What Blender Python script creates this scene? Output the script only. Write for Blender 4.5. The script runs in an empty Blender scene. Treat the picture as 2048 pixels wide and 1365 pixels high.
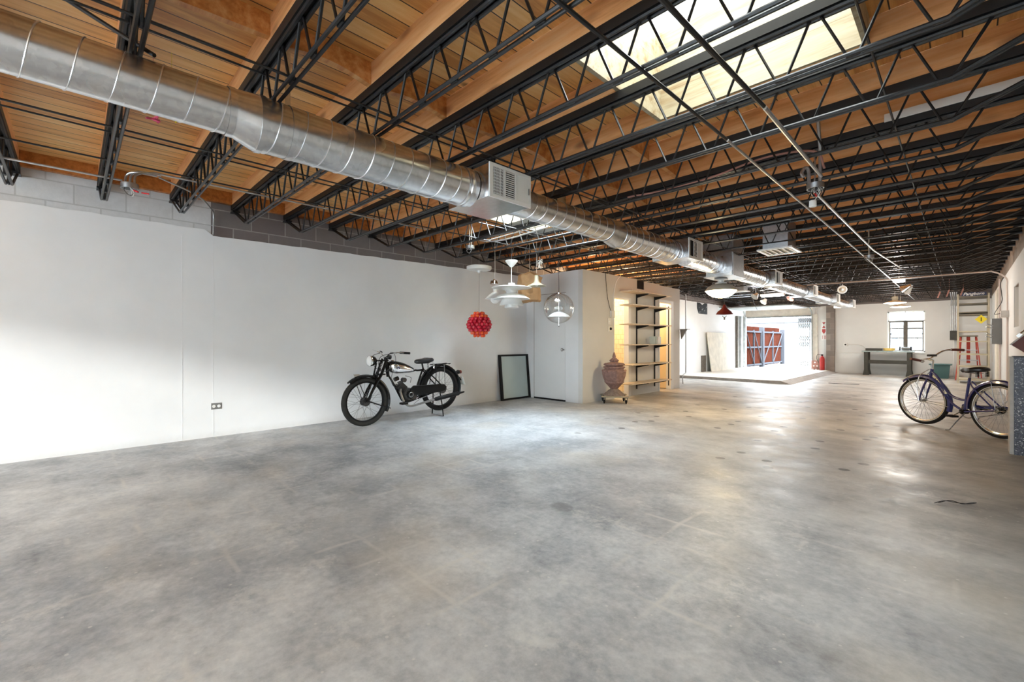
import bpy, math, random
from mathutils import Vector, Matrix, noise as mnoise
random.seed(7)
PI = math.pi
sc = bpy.context.scene
COL = sc.collection

# ------------------------------------------------------------------ camera, world, sun, exposure
cam_d = bpy.data.cameras.new('camera')
cam_d.sensor_width = 36.0
cam_d.lens = 888.0 / 2048.0 * 36.0
cam_d.clip_start = 0.05
cam_d.clip_end = 200
cam = bpy.data.objects.new('camera', cam_d)
COL.objects.link(cam)
cam.location = (0, 0, 1.17)
cam.rotation_euler = (PI / 2, 0, math.radians(45.4))
sc.camera = cam

sc.view_settings.view_transform = 'Standard'
sc.view_settings.look = 'None'
sc.view_settings.gamma = 1.0
sc.view_settings.use_curve_mapping = False
sc.view_settings.exposure = 2.18
sc.cycles.use_denoising = True
sc.cycles.max_bounces = 9
sc.cycles.diffuse_bounces = 6
sc.cycles.glossy_bounces = 4
sc.cycles.transmission_bounces = 6
sc.cycles.transparent_max_bounces = 12
sc.cycles.caustics_reflective = False
sc.cycles.caustics_refractive = False
sc.cycles.sample_clamp_indirect = 8.0
sc.cycles.blur_glossy = 1.0

world = bpy.data.worlds.new('world')
sc.world = world
world.use_nodes = True
bg = world.node_tree.nodes['Background']
bg.inputs[0].default_value = (0.79, 0.90, 1.0, 1)
_wt = world.node_tree                      # overcast sky, brighter overhead than at the horizon
_tc = _wt.nodes.new('ShaderNodeTexCoord')
_sx = _wt.nodes.new('ShaderNodeSeparateXYZ')
_mr = _wt.nodes.new('ShaderNodeMapRange')
_mr.inputs['To Min'].default_value = 3.8
_mr.inputs['To Max'].default_value = 24.0
_wt.links.new(_tc.outputs['Generated'], _sx.inputs[0])
_pw = _wt.nodes.new('ShaderNodeMath')
_pw.operation = 'POWER'
_pw.use_clamp = True
_pw.inputs[1].default_value = 1.8
_mx = _wt.nodes.new('ShaderNodeMath')
_mx.operation = 'MAXIMUM'
_mx.inputs[1].default_value = 0.0
_wt.links.new(_sx.outputs[2], _mx.inputs[0])
_wt.links.new(_mx.outputs[0], _pw.inputs[0])
_wt.links.new(_pw.outputs[0], _mr.inputs['Value'])
_wt.links.new(_mr.outputs[0], bg.inputs[1])

sun_d = bpy.data.lights.new('sun', 'SUN')
sun_d.energy = 0.75
sun_d.angle = 0.075
sun_d.color = (1.0, 0.985, 0.95)
sun = bpy.data.objects.new('sun', sun_d)
COL.objects.link(sun)
sun.rotation_euler = Vector((-1.0, 1.22, -0.34)).to_track_quat('-Z', 'Y').to_euler()


def portal(loc, direction, sx, sy):
    d = bpy.data.lights.new('daylight_portal', 'AREA')
    d.shape = 'RECTANGLE'
    d.size, d.size_y = sx, sy
    d.cycles.is_portal = True
    o = bpy.data.objects.new('daylight_portal', d)
    COL.objects.link(o)
    o.location = loc
    o.rotation_euler = Vector(direction).to_track_quat('-Z', 'Y').to_euler()


portal((-1.7, -5.02, 1.50), (0, 1, 0), 3.8, 2.2)
portal((-5.25, 20.3, 1.07), (0, -1, 0), 2.3, 2.15)
portal((-1.35, 20.3, 1.49), (0, -1, 0), 0.96, 1.40)
portal((-1.01, 2.64, 3.40), (0, 0, -1), 1.28, 1.10)
portal((-4.08, 4.47, 3.40), (0, 0, -1), 1.10, 1.10)
portal((-4.9, 14.2, 3.30), (0, 0, -1), 1.10, 1.10)


# ------------------------------------------------------------------ materials
def srgb(r, g, b):
    f = lambda c: c / 12.92 if c <= 0.04045 else ((c + 0.055) / 1.055) ** 2.4
    return (f(r / 255), f(g / 255), f(b / 255), 1)


class NT:
    def __init__(self, name):
        self.m = bpy.data.materials.new(name)
        self.m.use_nodes = True
        self.t = self.m.node_tree
        self.b = self.t.nodes['Principled BSDF']
        self.tc = None

    def n(self, kind, **kw):
        x = self.t.nodes.new(kind)
        for k, v in kw.items():
            setattr(x, k, v)
        return x

    def l(self, a, b):
        self.t.links.new(a, b)

    def co(self):
        if not self.tc:
            g = self.n('ShaderNodeNewGeometry')
            self.tc = g.outputs['Position']
        return self.tc

    def mapped(self, scale=(1, 1, 1), loc=(0, 0, 0), src=None):
        m = self.n('ShaderNodeMapping')
        m.inputs['Scale'].default_value = scale
        m.inputs['Location'].default_value = loc
        self.l(src or self.co(), m.inputs[0])
        return m.outputs[0]

    def noise(self, scale, detail=4, rough=0.55, src=None):
        x = self.n('ShaderNodeTexNoise')
        x.inputs['Scale'].default_value = scale
        x.inputs['Detail'].default_value = detail
        x.inputs['Roughness'].default_value = rough
        self.l(src or self.co(), x.inputs['Vector'])
        return x.outputs['Fac']

    def ramp(self, fac, stops):
        r = self.n('ShaderNodeValToRGB')
        e = r.color_ramp.elements
        e[0].position, e[0].color = stops[0]
        e[1].position, e[1].color = stops[-1]
        for p, c in stops[1:-1]:
            q = e.new(p)
            q.color = c
        self.l(fac, r.inputs[0])
        return r.outputs[0]

    def math(self, op, a, b=None, c=None, clamp=False):
        m = self.n('ShaderNodeMath', operation=op)
        m.use_clamp = clamp
        for i, x in enumerate((a, b, c)):
            if x is None:
                continue
            if isinstance(x, (int, float)):
                m.inputs[i].default_value = x
            else:
                self.l(x, m.inputs[i])
        return m.outputs[0]

    def mix(self, fac, a, b):
        m = self.n('ShaderNodeMix', data_type='RGBA')
        for s, x in ((0, fac), (6, a), (7, b)):
            if isinstance(x, (int, float)):
                m.inputs[s].default_value = x
            elif isinstance(x, tuple):
                m.inputs[s].default_value = x
            else:
                self.l(x, m.inputs[s])
        return m.outputs[2]

    def sep(self, src=None):
        s = self.n('ShaderNodeSeparateXYZ')
        self.l(src or self.co(), s.inputs[0])
        return s.outputs

    def smooth(self, v, a, b):
        m = self.n('ShaderNodeMapRange', interpolation_type='SMOOTHSTEP')
        m.inputs['From Min'].default_value = a
        m.inputs['From Max'].default_value = b
        self.l(v, m.inputs['Value'])
        return m.outputs[0]

    def bump(self, h, strength=0.3, dist=0.01):
        b = self.n('ShaderNodeBump')
        b.inputs['Strength'].default_value = strength
        b.inputs['Distance'].default_value = dist
        self.l(h, b.inputs['Height'])
        self.l(b.outputs[0], self.b.inputs['Normal'])

    def set(self, color=None, rough=None, metal=None, **kw):
        for k, v in (('Base Color', color), ('Roughness', rough), ('Metallic', metal)):
            if v is None:
                continue
            if isinstance(v, (int, float, tuple)):
                self.b.inputs[k].default_value = v
            else:
                self.l(v, self.b.inputs[k])
        for k, v in kw.items():
            self.b.inputs[k.replace('_', ' ')].default_value = v
        return self.m


def simple(name, color, rough=0.5, metal=0.0, var=0.0, vs=20, bump=0.0, **kw):
    n = NT(name)
    if var:
        f = n.noise(vs, 5)
        c2 = tuple(max(0, c * (1 - var)) for c in color[:3]) + (1,)
        c1 = tuple(min(1, c * (1 + var)) for c in color[:3]) + (1,)
        col = n.ramp(f, [(0.3, c2), (0.7, c1)])
    else:
        col = color
    if bump:
        n.bump(n.noise(vs * 3, 6), bump, 0.005)
    return n.set(col, rough, metal, **kw)


def emit(name, color, strength):
    n = NT(name)
    n.set(color, 0.4, 0)
    n.b.inputs['Emission Color'].default_value = color
    n.b.inputs['Emission Strength'].default_value = strength
    return n.m


def glassy(name, tint, glossy=0.12, rough=0.03):
    n = NT(name)
    t = n.n('ShaderNodeBsdfTransparent')
    t.inputs[0].default_value = tint
    g = n.n('ShaderNodeBsdfGlossy')
    g.inputs['Roughness'].default_value = rough
    lw = n.n('ShaderNodeLayerWeight')
    lw.inputs[0].default_value = 0.35
    f = n.math('MULTIPLY_ADD', lw.outputs['Facing'], glossy * 3, glossy * 0.25, clamp=True)
    m = n.n('ShaderNodeMixShader')
    n.l(f, m.inputs[0])
    n.l(t.outputs[0], m.inputs[1])
    n.l(g.outputs[0], m.inputs[2])
    n.l(m.outputs[0], n.t.nodes['Material Output'].inputs[0])
    return n.m


def floor_mat():
    n = NT('concrete_floor')
    x, y, z = n.sep()
    big = n.noise(0.55, 6, 0.6)
    med = n.noise(2.3, 8, 0.65)
    fine = n.noise(22, 6, 0.7)
    f = n.math('ADD', n.math('MULTIPLY', big, 0.36), n.math('ADD', n.math('MULTIPLY', med, 0.40), n.math('MULTIPLY', fine, 0.24)))
    base = n.ramp(f, [(0.39, srgb(126, 131, 136)), (0.46, srgb(159, 163, 167)), (0.53, srgb(184, 187, 189)), (0.61, srgb(206, 208, 208))])
    # worn warm band further back
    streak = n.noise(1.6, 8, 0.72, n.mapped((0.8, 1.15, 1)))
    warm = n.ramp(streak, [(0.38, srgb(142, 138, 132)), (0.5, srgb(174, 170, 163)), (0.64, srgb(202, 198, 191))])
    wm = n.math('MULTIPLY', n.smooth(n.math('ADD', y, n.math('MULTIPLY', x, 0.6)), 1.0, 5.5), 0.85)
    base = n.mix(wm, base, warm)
    dk = n.math('MULTIPLY', n.smooth(n.noise(1.15, 9, 0.72, n.mapped((1, 1, 1), (11, 4, 2))), 0.49, 0.60), 0.34)
    base = n.mix(dk, base, srgb(120, 123, 126))
    lt = n.math('MULTIPLY', n.smooth(n.noise(2.6, 9, 0.75, n.mapped((1, 1, 1), (1, 9, 6))), 0.56, 0.64), 0.35)
    base = n.mix(lt, base, srgb(214, 214, 208))
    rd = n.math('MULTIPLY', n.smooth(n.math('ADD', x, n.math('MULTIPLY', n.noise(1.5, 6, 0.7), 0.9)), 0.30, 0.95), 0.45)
    base = n.mix(rd, base, srgb(98, 98, 97))  # floor colour darkened towards the right wall
    # orange-beige staining beside the motorcycle
    st = n.math('MULTIPLY', n.smooth(n.noise(0.9, 3, 0.5, n.mapped((1, 1, 1), (3, 5, 0))), 0.5, 0.72), 0.35)
    base = n.mix(st, base, srgb(190, 178, 158))
    # pale ghost lines of a lifted tile floor
    br = n.n('ShaderNodeTexBrick')
    br.offset = 0.0
    br.inputs['Scale'].default_value = 1.0
    br.inputs['Brick Width'].default_value = 0.31
    br.inputs['Row Height'].default_value = 0.31
    br.inputs['Mortar Size'].default_value = 0.022
    br.inputs['Mortar Smooth'].default_value = 0.9
    wob = n.n('ShaderNodeVectorMath', operation='ADD')
    nz = n.n('ShaderNodeTexNoise')
    nz.inputs['Scale'].default_value = 3.0
    n.l(n.co(), nz.inputs['Vector'])
    sc_ = n.n('ShaderNodeVectorMath', operation='SCALE')
    sc_.inputs['Scale'].default_value = 0.05
    n.l(nz.outputs['Color'], sc_.inputs[0])
    n.l(n.co(), wob.inputs[0])
    n.l(sc_.outputs[0], wob.inputs[1])
    n.l(wob.outputs[0], br.inputs['Vector'])
    gm = n.math('MULTIPLY', br.outputs['Fac'], n.smooth(n.noise(1.3, 6), 0.5, 0.64))
    near = n.math('SUBTRACT', 1.0, n.smooth(y, 3.0, 5.5))
    gm = n.math('MULTIPLY', gm, n.math('MULTIPLY', near, 0.5))
    base = n.mix(gm, base, srgb(206, 204, 197))
    # dark round spots in the far half
    v = n.n('ShaderNodeTexVoronoi', voronoi_dimensions='2D')
    v.inputs['Scale'].default_value = 1.9
    n.l(n.mapped((1, 1, 0)), v.inputs['Vector'])
    spot = n.math('SUBTRACT', 1.0, n.smooth(v.outputs['Distance'], 0.07, 0.10))
    reg = n.math('MULTIPLY', n.smooth(y, 4.2, 4.8), n.math('SUBTRACT', 1.0, n.smooth(y, 12, 13)))
    reg = n.math('MULTIPLY', reg, n.math('MULTIPLY', n.smooth(x, -3.9, -3.6), n.math('SUBTRACT', 1.0, n.smooth(x, -0.5, -0.3))))
    keep = n.math('GREATER_THAN', n.sep(v.outputs['Color'])[0], 0.35)
    spot = n.math('MULTIPLY', n.math('MULTIPLY', spot, reg), keep)
    base = n.mix(n.math('MULTIPLY', spot, 0.8), base, srgb(52, 48, 44))
    # white paint flecks and the dark smear
    v2 = n.n('ShaderNodeTexVoronoi', voronoi_dimensions='2D')
    v2.inputs['Scale'].default_value = 6.5
    n.l(n.mapped((1, 1, 0)), v2.inputs['Vector'])
    fl = n.math('SUBTRACT', 1.0, n.smooth(n.math('ADD', v2.outputs['Distance'], n.math('MULTIPLY', n.noise(30, 3), 0.1)), 0.075, 0.10))
    fl = n.math('MULTIPLY', fl, n.math('GREATER_THAN', n.sep(v2.outputs['Color'])[0], 0.62))
    base = n.mix(n.math('MULTIPLY', fl, 0.5), base, srgb(215, 214, 208))
    vd = n.n('ShaderNodeVectorMath', operation='DISTANCE')
    n.l(n.co(), vd.inputs[0])
    vd.inputs[1].default_value = (-1.99, 2.45, 0)
    sm = n.math('SUBTRACT', 1.0, n.smooth(n.math('ADD', vd.outputs['Value'], n.math('MULTIPLY', n.noise(14, 4), 0.12)), 0.10, 0.17))
    base = n.mix(n.math('MULTIPLY', sm, 0.55), base, srgb(92, 92, 90))
    r = n.math('MULTIPLY_ADD', n.noise(1.7, 8, 0.75, n.mapped((1, 1, 1), (7, 2, 0))), 0.75, 0.06)
    n.bump(n.math('ADD', n.math('MULTIPLY', fine, 0.5), med), 0.12, 0.01)
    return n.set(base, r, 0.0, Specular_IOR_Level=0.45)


def plank_mat(name, c1, c2, c3, width=0.142):
    """boards running along Y, seams at every width metres of X"""
    n = NT(name)
    x, y, z = n.sep()
    xi = n.math('FLOOR', n.math('DIVIDE', x, width))
    wn = n.n('ShaderNodeTexWhiteNoise', noise_dimensions='1D')
    n.l(xi, wn.inputs['W'])
    fr = n.math('FRACT', n.math('DIVIDE', x, width))
    seam = n.math('ADD', n.math('LESS_THAN', fr, 0.035), n.math('GREATER_THAN', fr, 0.985), clamp=True)
    cx = n.n('ShaderNodeCombineXYZ')
    n.l(n.math('MULTIPLY', x, 9.0), cx.inputs[0])
    n.l(n.math('ADD', n.math('MULTIPLY', y, 0.9), n.math('MULTIPLY', wn.outputs['Value'], 40)), cx.inputs[1])
    n.l(n.math('MULTIPLY', xi, 3.7), cx.inputs[2])
    g = n.noise(2.2, 8, 0.65, cx.outputs[0])
    f = n.math('ADD', n.math('MULTIPLY', g, 0.75), n.math('MULTIPLY', wn.outputs['Value'], 0.28))
    col = n.ramp(f, [(0.32, c1), (0.5, c2), (0.72, c3)])
    kn = n.n('ShaderNodeTexVoronoi')
    kn.inputs['Scale'].default_value = 1.0
    cy = n.n('ShaderNodeCombineXYZ')
    n.l(n.math('MULTIPLY', x, 4.0), cy.inputs[0])
    n.l(n.math('MULTIPLY', y, 2.2), cy.inputs[1])
    n.l(cy.outputs[0], kn.inputs['Vector'])
    k = n.math('SUBTRACT', 1.0, n.smooth(kn.outputs['Distance'], 0.05, 0.16))
    k = n.math('MULTIPLY', k, n.math('GREATER_THAN', n.sep(kn.outputs['Color'])[0], 0.6))
    col = n.mix(n.math('MULTIPLY', k, 0.75), col, (c1[0] * 0.35, c1[1] * 0.3, c1[2] * 0.3, 1))
    col = n.mix(seam, col, (0.02, 0.01, 0.005, 1))
    n.bump(n.math('SUBTRACT', n.math('MULTIPLY', g, 0.3), seam), 0.5, 0.006)
    return n.set(col, 0.45, 0)


def beam_mat(name, c1, c2, c3, knots=0.7):
    """timber with the grain along X"""
    n = NT(name)
    g = n.noise(2.0, 8, 0.65, n.mapped((0.7, 9, 9)))
    col = n.ramp(g, [(0.33, c1), (0.5, c2), (0.68, c3)])
    kn = n.n('ShaderNodeTexVoronoi')
    kn.inputs['Scale'].default_value = 1.0
    n.l(n.mapped((2.4, 1.64, 6.0), (0.3, 0.2, 0.1)), kn.inputs['Vector'])
    k = n.math('SUBTRACT', 1.0, n.smooth(kn.outputs['Distance'], 0.10, 0.30))
    k = n.math('MULTIPLY', k, n.math('GREATER_THAN', n.sep(kn.outputs['Color'])[0], 0.5))
    col = n.mix(n.math('MULTIPLY', k, knots), col, (c1[0] * 0.4, c1[1] * 0.3, c1[2] * 0.3, 1))
    n.bump(g, 0.25, 0.005)
    return n.set(col, 0.42, 0)


def block_mat(name, c1, c2, mortar, axis='x', w=0.406, h=0.203, zoff=0.12, bump=0.4, fine=14):
    n = NT(name)
    x, y, z = n.sep()
    c = n.n('ShaderNodeCombineXYZ')
    n.l(y if axis == 'x' else x, c.inputs[0])
    n.l(n.math('ADD', z, zoff), c.inputs[1])
    br = n.n('ShaderNodeTexBrick')
    br.inputs['Scale'].default_value = 1.0
    br.inputs['Brick Width'].default_value = w
    br.inputs['Row Height'].default_value = h
    br.inputs['Mortar Size'].default_value = 0.007
    br.inputs['Mortar Smooth'].default_value = 0.2
    br.inputs['Color1'].default_value = c1
    br.inputs['Color2'].default_value = c2
    br.inputs['Mortar'].default_value = mortar
    n.l(c.outputs[0], br.inputs['Vector'])
    ns = n.noise(fine, 8, 0.75)
    col = n.mix(n.math('MULTIPLY', ns, 0.55), br.outputs['Color'], (c1[0] * 0.45, c1[1] * 0.45, c1[2] * 0.45, 1))
    n.bump(n.math('SUBTRACT', n.math('MULTIPLY', ns, 0.6), br.outputs['Fac']), bump, 0.008)
    return n.set(col, 0.85, 0)


def plaster_mat(name, color, dirt=0.25):
    n = NT(name)
    a = n.noise(0.7, 5, 0.6)
    b = n.noise(9, 6, 0.7)
    c2 = tuple(c * (1 - 0.10) for c in color[:3]) + (1,)
    col = n.ramp(a, [(0.3, c2), (0.65, color)])
    x, y, z = n.sep()
    low = n.math('MULTIPLY', n.math('SUBTRACT', 1.0, n.smooth(n.math('ADD', z, n.math('MULTIPLY', b, 0.1)), 0.02, 0.16)), dirt)
    col = n.mix(low, col, srgb(170, 166, 158))
    n.bump(b, 0.08, 0.01)
    return n.set(col, 0.75, 0)


def terrazzo_mat():
    n = NT('terrazzo_dark_blue')
    v = n.n('ShaderNodeTexVoronoi')
    v.inputs['Scale'].default_value = 130
    n.l(n.co(), v.inputs['Vector'])
    r = n.sep(v.outputs['Color'])[0]
    col = n.ramp(r, [(0.0, srgb(42, 45, 55)), (0.6, srgb(66, 70, 84)), (0.90, srgb(96, 99, 112)), (0.985, srgb(215, 215, 215))])
    return n.set(col, 0.35, 0)


def galv_mat(name, base=0.72, rough=0.3):
    n = NT(name)
    v = n.n('ShaderNodeTexVoronoi')
    v.inputs['Scale'].default_value = 45
    n.l(n.co(), v.inputs['Vector'])
    r = n.sep(v.outputs['Color'])[0]
    f = n.math('ADD', n.math('MULTIPLY', r, 0.25), n.math('MULTIPLY', n.noise(1.5, 3), 0.75))
    col = n.ramp(f, [(0.25, (base * 0.82, base * 0.84, base * 0.86, 1)), (0.75, (base * 1.12, base * 1.13, base * 1.15, 1))])
    ro = n.math('MULTIPLY_ADD', n.noise(1.2, 2), 0.12, rough - 0.06)
    return n.set(col, ro, 1.0)


M = {}
M['floor'] = floor_mat()
M['plaster'] = plaster_mat('white_plaster', srgb(233, 235, 236))
M['plaster_r'] = plaster_mat('white_plaster_warm', srgb(222, 222, 219), 0.3)
M['white_block'] = block_mat('white_painted_block', srgb(220, 222, 223), srgb(210, 212, 213), srgb(188, 190, 190), zoff=0.06)
M['grey_block'] = block_mat('bare_grey_block', srgb(128, 122, 120), srgb(112, 100, 98), srgb(165, 162, 156), zoff=0.06, w=0.406)
M['pier_block'] = block_mat('pier_block', srgb(165, 152, 142), srgb(120, 110, 104), srgb(150, 142, 134), axis='y', zoff=0.0)
M['brown_block'] = block_mat('brown_block', srgb(150, 134, 120), srgb(128, 112, 98), srgb(165, 155, 140), zoff=0.06)
M['deck'] = plank_mat('pine_deck', srgb(196, 136, 74), srgb(232, 176, 106), srgb(246, 204, 140))
M['rafter'] = beam_mat('fir_rafter', srgb(214, 146, 90), srgb(240, 182, 124), srgb(248, 204, 152))
M['rim'] = beam_mat('brown_rim', srgb(146, 88, 42), srgb(184, 116, 58), srgb(202, 136, 74), 0.85)
M['blocking'] = beam_mat('blocking', srgb(184, 110, 54), srgb(214, 148, 84), srgb(232, 180, 122))
M['whitewood'] = beam_mat('whitewashed_wood', srgb(150, 126, 92), srgb(180, 168, 140), srgb(190, 183, 160), 0.5)
M['steel_black'] = simple('black_painted_steel', srgb(22, 22, 24), 0.38, 0.0, 0.25, 12, Specular_IOR_Level=0.5)
M['nailer'] = simple('black_nailer', srgb(22, 21, 21), 0.5, 0, 0.3, 15)
M['galv'] = galv_mat('galvanised_duct', 0.74, 0.26)
M['galv_sheet'] = galv_mat('galvanised_sheet', 0.76, 0.18)
M['galv_seam'] = simple('duct_seam', (0.8, 0.81, 0.83, 1), 0.3, 1.0)
M['galv_dark'] = galv_mat('galvanised_conduit', 0.5, 0.4)
M['register'] = simple('register_white', srgb(232, 232, 230), 0.4)
M['hole'] = simple('dark_inside', srgb(22, 22, 22), 0.9)
M['black'] = simple('black_enamel', srgb(9, 9, 10), 0.25, 0, 0.1, 8, Specular_IOR_Level=0.35)
M['matt_black'] = simple('matt_black', srgb(22, 22, 23), 0.6, Specular_IOR_Level=0.25)
M['rubber'] = simple('tyre_rubber', srgb(54, 53, 50), 0.8, 0, 0.15, 30, Specular_IOR_Level=0.2)
M['rubber_dark'] = simple('tyre_rubber_dark', srgb(30, 27, 26), 0.75, 0, 0.15, 30, Specular_IOR_Level=0.2)
M['chrome'] = simple('chrome', (0.82, 0.82, 0.82, 1), 0.14, 1.0)
M['steel'] = simple('brushed_steel', (0.33, 0.33, 0.33, 1), 0.34, 1.0, 0.2, 30)
M['engine'] = simple('engine_metal', srgb(78, 76, 74), 0.42, 0.7, 0.3, 25, 0.3)
M['leather_black'] = simple('black_leather', srgb(26, 26, 28), 0.35, 0, 0.2, 20, 0.2)
M['grip_brown'] = simple('brown_grip', srgb(104, 46, 36), 0.45, 0, 0.2, 30)
M['blue'] = simple('navy_enamel', srgb(52, 54, 108), 0.25, 0, 0.12, 8, Coat_Weight=0.6)
M['cream'] = simple('cream_enamel', srgb(222, 214, 190), 0.35)
M['white'] = simple('white_enamel', srgb(236, 236, 233), 0.35)
M['white_matt'] = simple('white_matt', srgb(230, 228, 222), 0.7)
M['orange_glass'] = simple('orange_bubble', srgb(240, 88, 34), 0.08, 0, 0, Coat_Weight=0.6)
M['red_glass'] = simple('red_bubble', srgb(206, 20, 48), 0.08, 0, 0, Coat_Weight=0.6)
M['clear'] = glassy('clear_acrylic', (0.97, 0.98, 0.98, 1), 0.22)
M['pane'] = glassy('window_pane', (0.97, 0.98, 0.98, 1), 0.10)
M['sky_pane'] = glassy('skylight_pane', (0.46, 0.445, 0.42, 1), 0.05, 0.3)
M['dusty_pane'] = glassy('dusty_skylight_pane', (0.9, 0.91, 0.91, 1), 0.05, 0.3)
M['frost'] = simple('frosted_glass', srgb(186, 200, 198), 0.25, 0, 0.03, 3)
M['terracotta'] = simple('terracotta_stone', srgb(142, 112, 104), 0.85, 0, 0.28, 22, 0.8)
M['urn_foot'] = simple('grey_terracotta', srgb(126, 110, 100), 0.88, 0, 0.28, 22, 0.8)
M['shelf_wood'] = beam_mat('raw_shelf_wood', srgb(196, 172, 144), srgb(216, 198, 172), srgb(228, 214, 194), 0.2)
M['dolly_wood'] = simple('dolly_wood', srgb(158, 148, 128), 0.8, 0, 0.2, 20)
M['paper'] = simple('brown_paper', srgb(188, 148, 104), 0.7, 0, 0.15, 6)
M['cream_glass'] = simple('cream_shade', srgb(190, 184, 160), 0.4, 0, 0.1, 20)
M['tile'] = block_mat('warm_tile', srgb(240, 226, 196), srgb(236, 220, 188), srgb(214, 196, 160), axis='y', w=0.11, h=0.11, zoff=0, bump=0.1, fine=2)
M['door_white'] = simple('door_white', srgb(226, 228, 228), 0.5, 0, 0.02, 3)
M['warm_lit'] = emit('lamp_warm_glass', (1.0, 0.80, 0.46, 1), 9.0)
M['tube_lit'] = emit('lamp_white_glass', (1.0, 0.93, 0.80, 1), 5.0)
M['enamel_grey'] = simple('grey_enamel_shade', srgb(206, 198, 182), 0.4)
M['barn_red'] = simple('barn_red', srgb(112, 36, 36), 0.5)
M['terrazzo'] = terrazzo_mat()
M['concrete_edge'] = simple('pale_edge', srgb(190, 186, 180), 0.7, 0, 0.08, 20)
M['brown_leather'] = simple('brown_leather', srgb(96, 42, 24), 0.4, 0, 0.2, 6, Specular_IOR_Level=0.3)
M['panel_grey'] = simple('panel_grey', srgb(118, 118, 116), 0.5, 0, 0.05, 8)
M['conduit_paint'] = simple('painted_conduit', srgb(206, 190, 182), 0.5)
M['ladder_red'] = simple('ladder_red', srgb(172, 66, 52), 0.5)
M['rack_beige'] = simple('rack_beige', srgb(184, 174, 150), 0.55, 0, 0.1, 10)
M['rack_dark'] = simple('rack_grey', srgb(118, 112, 98), 0.55, 0, 0.1, 10)
M['sign_navy'] = simple('sign_navy', srgb(40, 48, 78), 0.4)
M['yellow'] = simple('yellow_tag', srgb(228, 206, 30), 0.5)
M['bench_green'] = simple('bench_olive', srgb(58, 56, 47), 0.5, 0.2, 0.2, 12)
M['bench_top'] = simple('bench_top', srgb(140, 150, 146), 0.35, 0.4, 0.15, 12)
M['bowl_yellow'] = simple('bowl_yellow', srgb(236, 202, 110), 0.5)
M['teal'] = simple('teal_plastic', srgb(58, 92, 92), 0.5)
M['platform'] = simple('platform_concrete', srgb(206, 200, 190), 0.55, 0, 0.10, 2.5)
M['platform_edge'] = simple('platform_edge', srgb(150, 143, 136), 0.8, 0, 0.2, 9)
M['old_panel'] = simple('weathered_white', srgb(214, 208, 196), 0.7, 0, 0.12, 7)
M['dark_wood'] = simple('dark_wood', srgb(104, 98, 90), 0.8, 0, 0.25, 14)
M['grey_paint'] = simple('grey_frame_paint', srgb(150, 152, 150), 0.6, 0, 0.2, 9)
M['frame_grey'] = simple('gate_frame_grey', srgb(52, 52, 55), 0.6, Specular_IOR_Level=0.0)
M['fence_grey'] = simple('fence_grey', srgb(92, 94, 98), 0.9, Specular_IOR_Level=0.0)
M['gate_red'] = simple('gate_red_brown', srgb(44, 21, 15), 0.8, 0, 0.15, 4, Specular_IOR_Level=0.0)
M['ext_ground'] = simple('pale_yard', srgb(140, 140, 138), 0.9, 0, 0.1, 2, Specular_IOR_Level=0.0)
M['ext_white'] = simple('pale_building', srgb(150, 152, 154), 0.9, Specular_IOR_Level=0.0)
M['ext_roof'] = simple('grey_roof', srgb(60, 60, 62), 0.8, Specular_IOR_Level=0.0)
M['red_tank'] = simple('extinguisher_red', srgb(176, 40, 36), 0.35)
M['sign_red'] = simple('sign_red', srgb(184, 70, 66), 0.5)
M['plywood'] = simple('whitewashed_board', srgb(218, 212, 198), 0.75, 0, 0.12, 5)
M['wire_black'] = simple('black_cable', srgb(30, 30, 32), 0.5)
M['wire_white'] = simple('white_cable', srgb(220, 216, 208), 0.5)
M['wire_red'] = simple('red_connector', srgb(200, 40, 44), 0.4)
M['pink'] = simple('pink_ribbon', srgb(214, 80, 116), 0.6)
M['wood_door'] = simple('pale_door_wood', srgb(226, 206, 170), 0.5)
M['rust'] = simple('rust_pink', srgb(168, 120, 108), 0.6)
M['tail_red'] = simple('tail_lens', srgb(90, 20, 20), 0.3)


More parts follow.
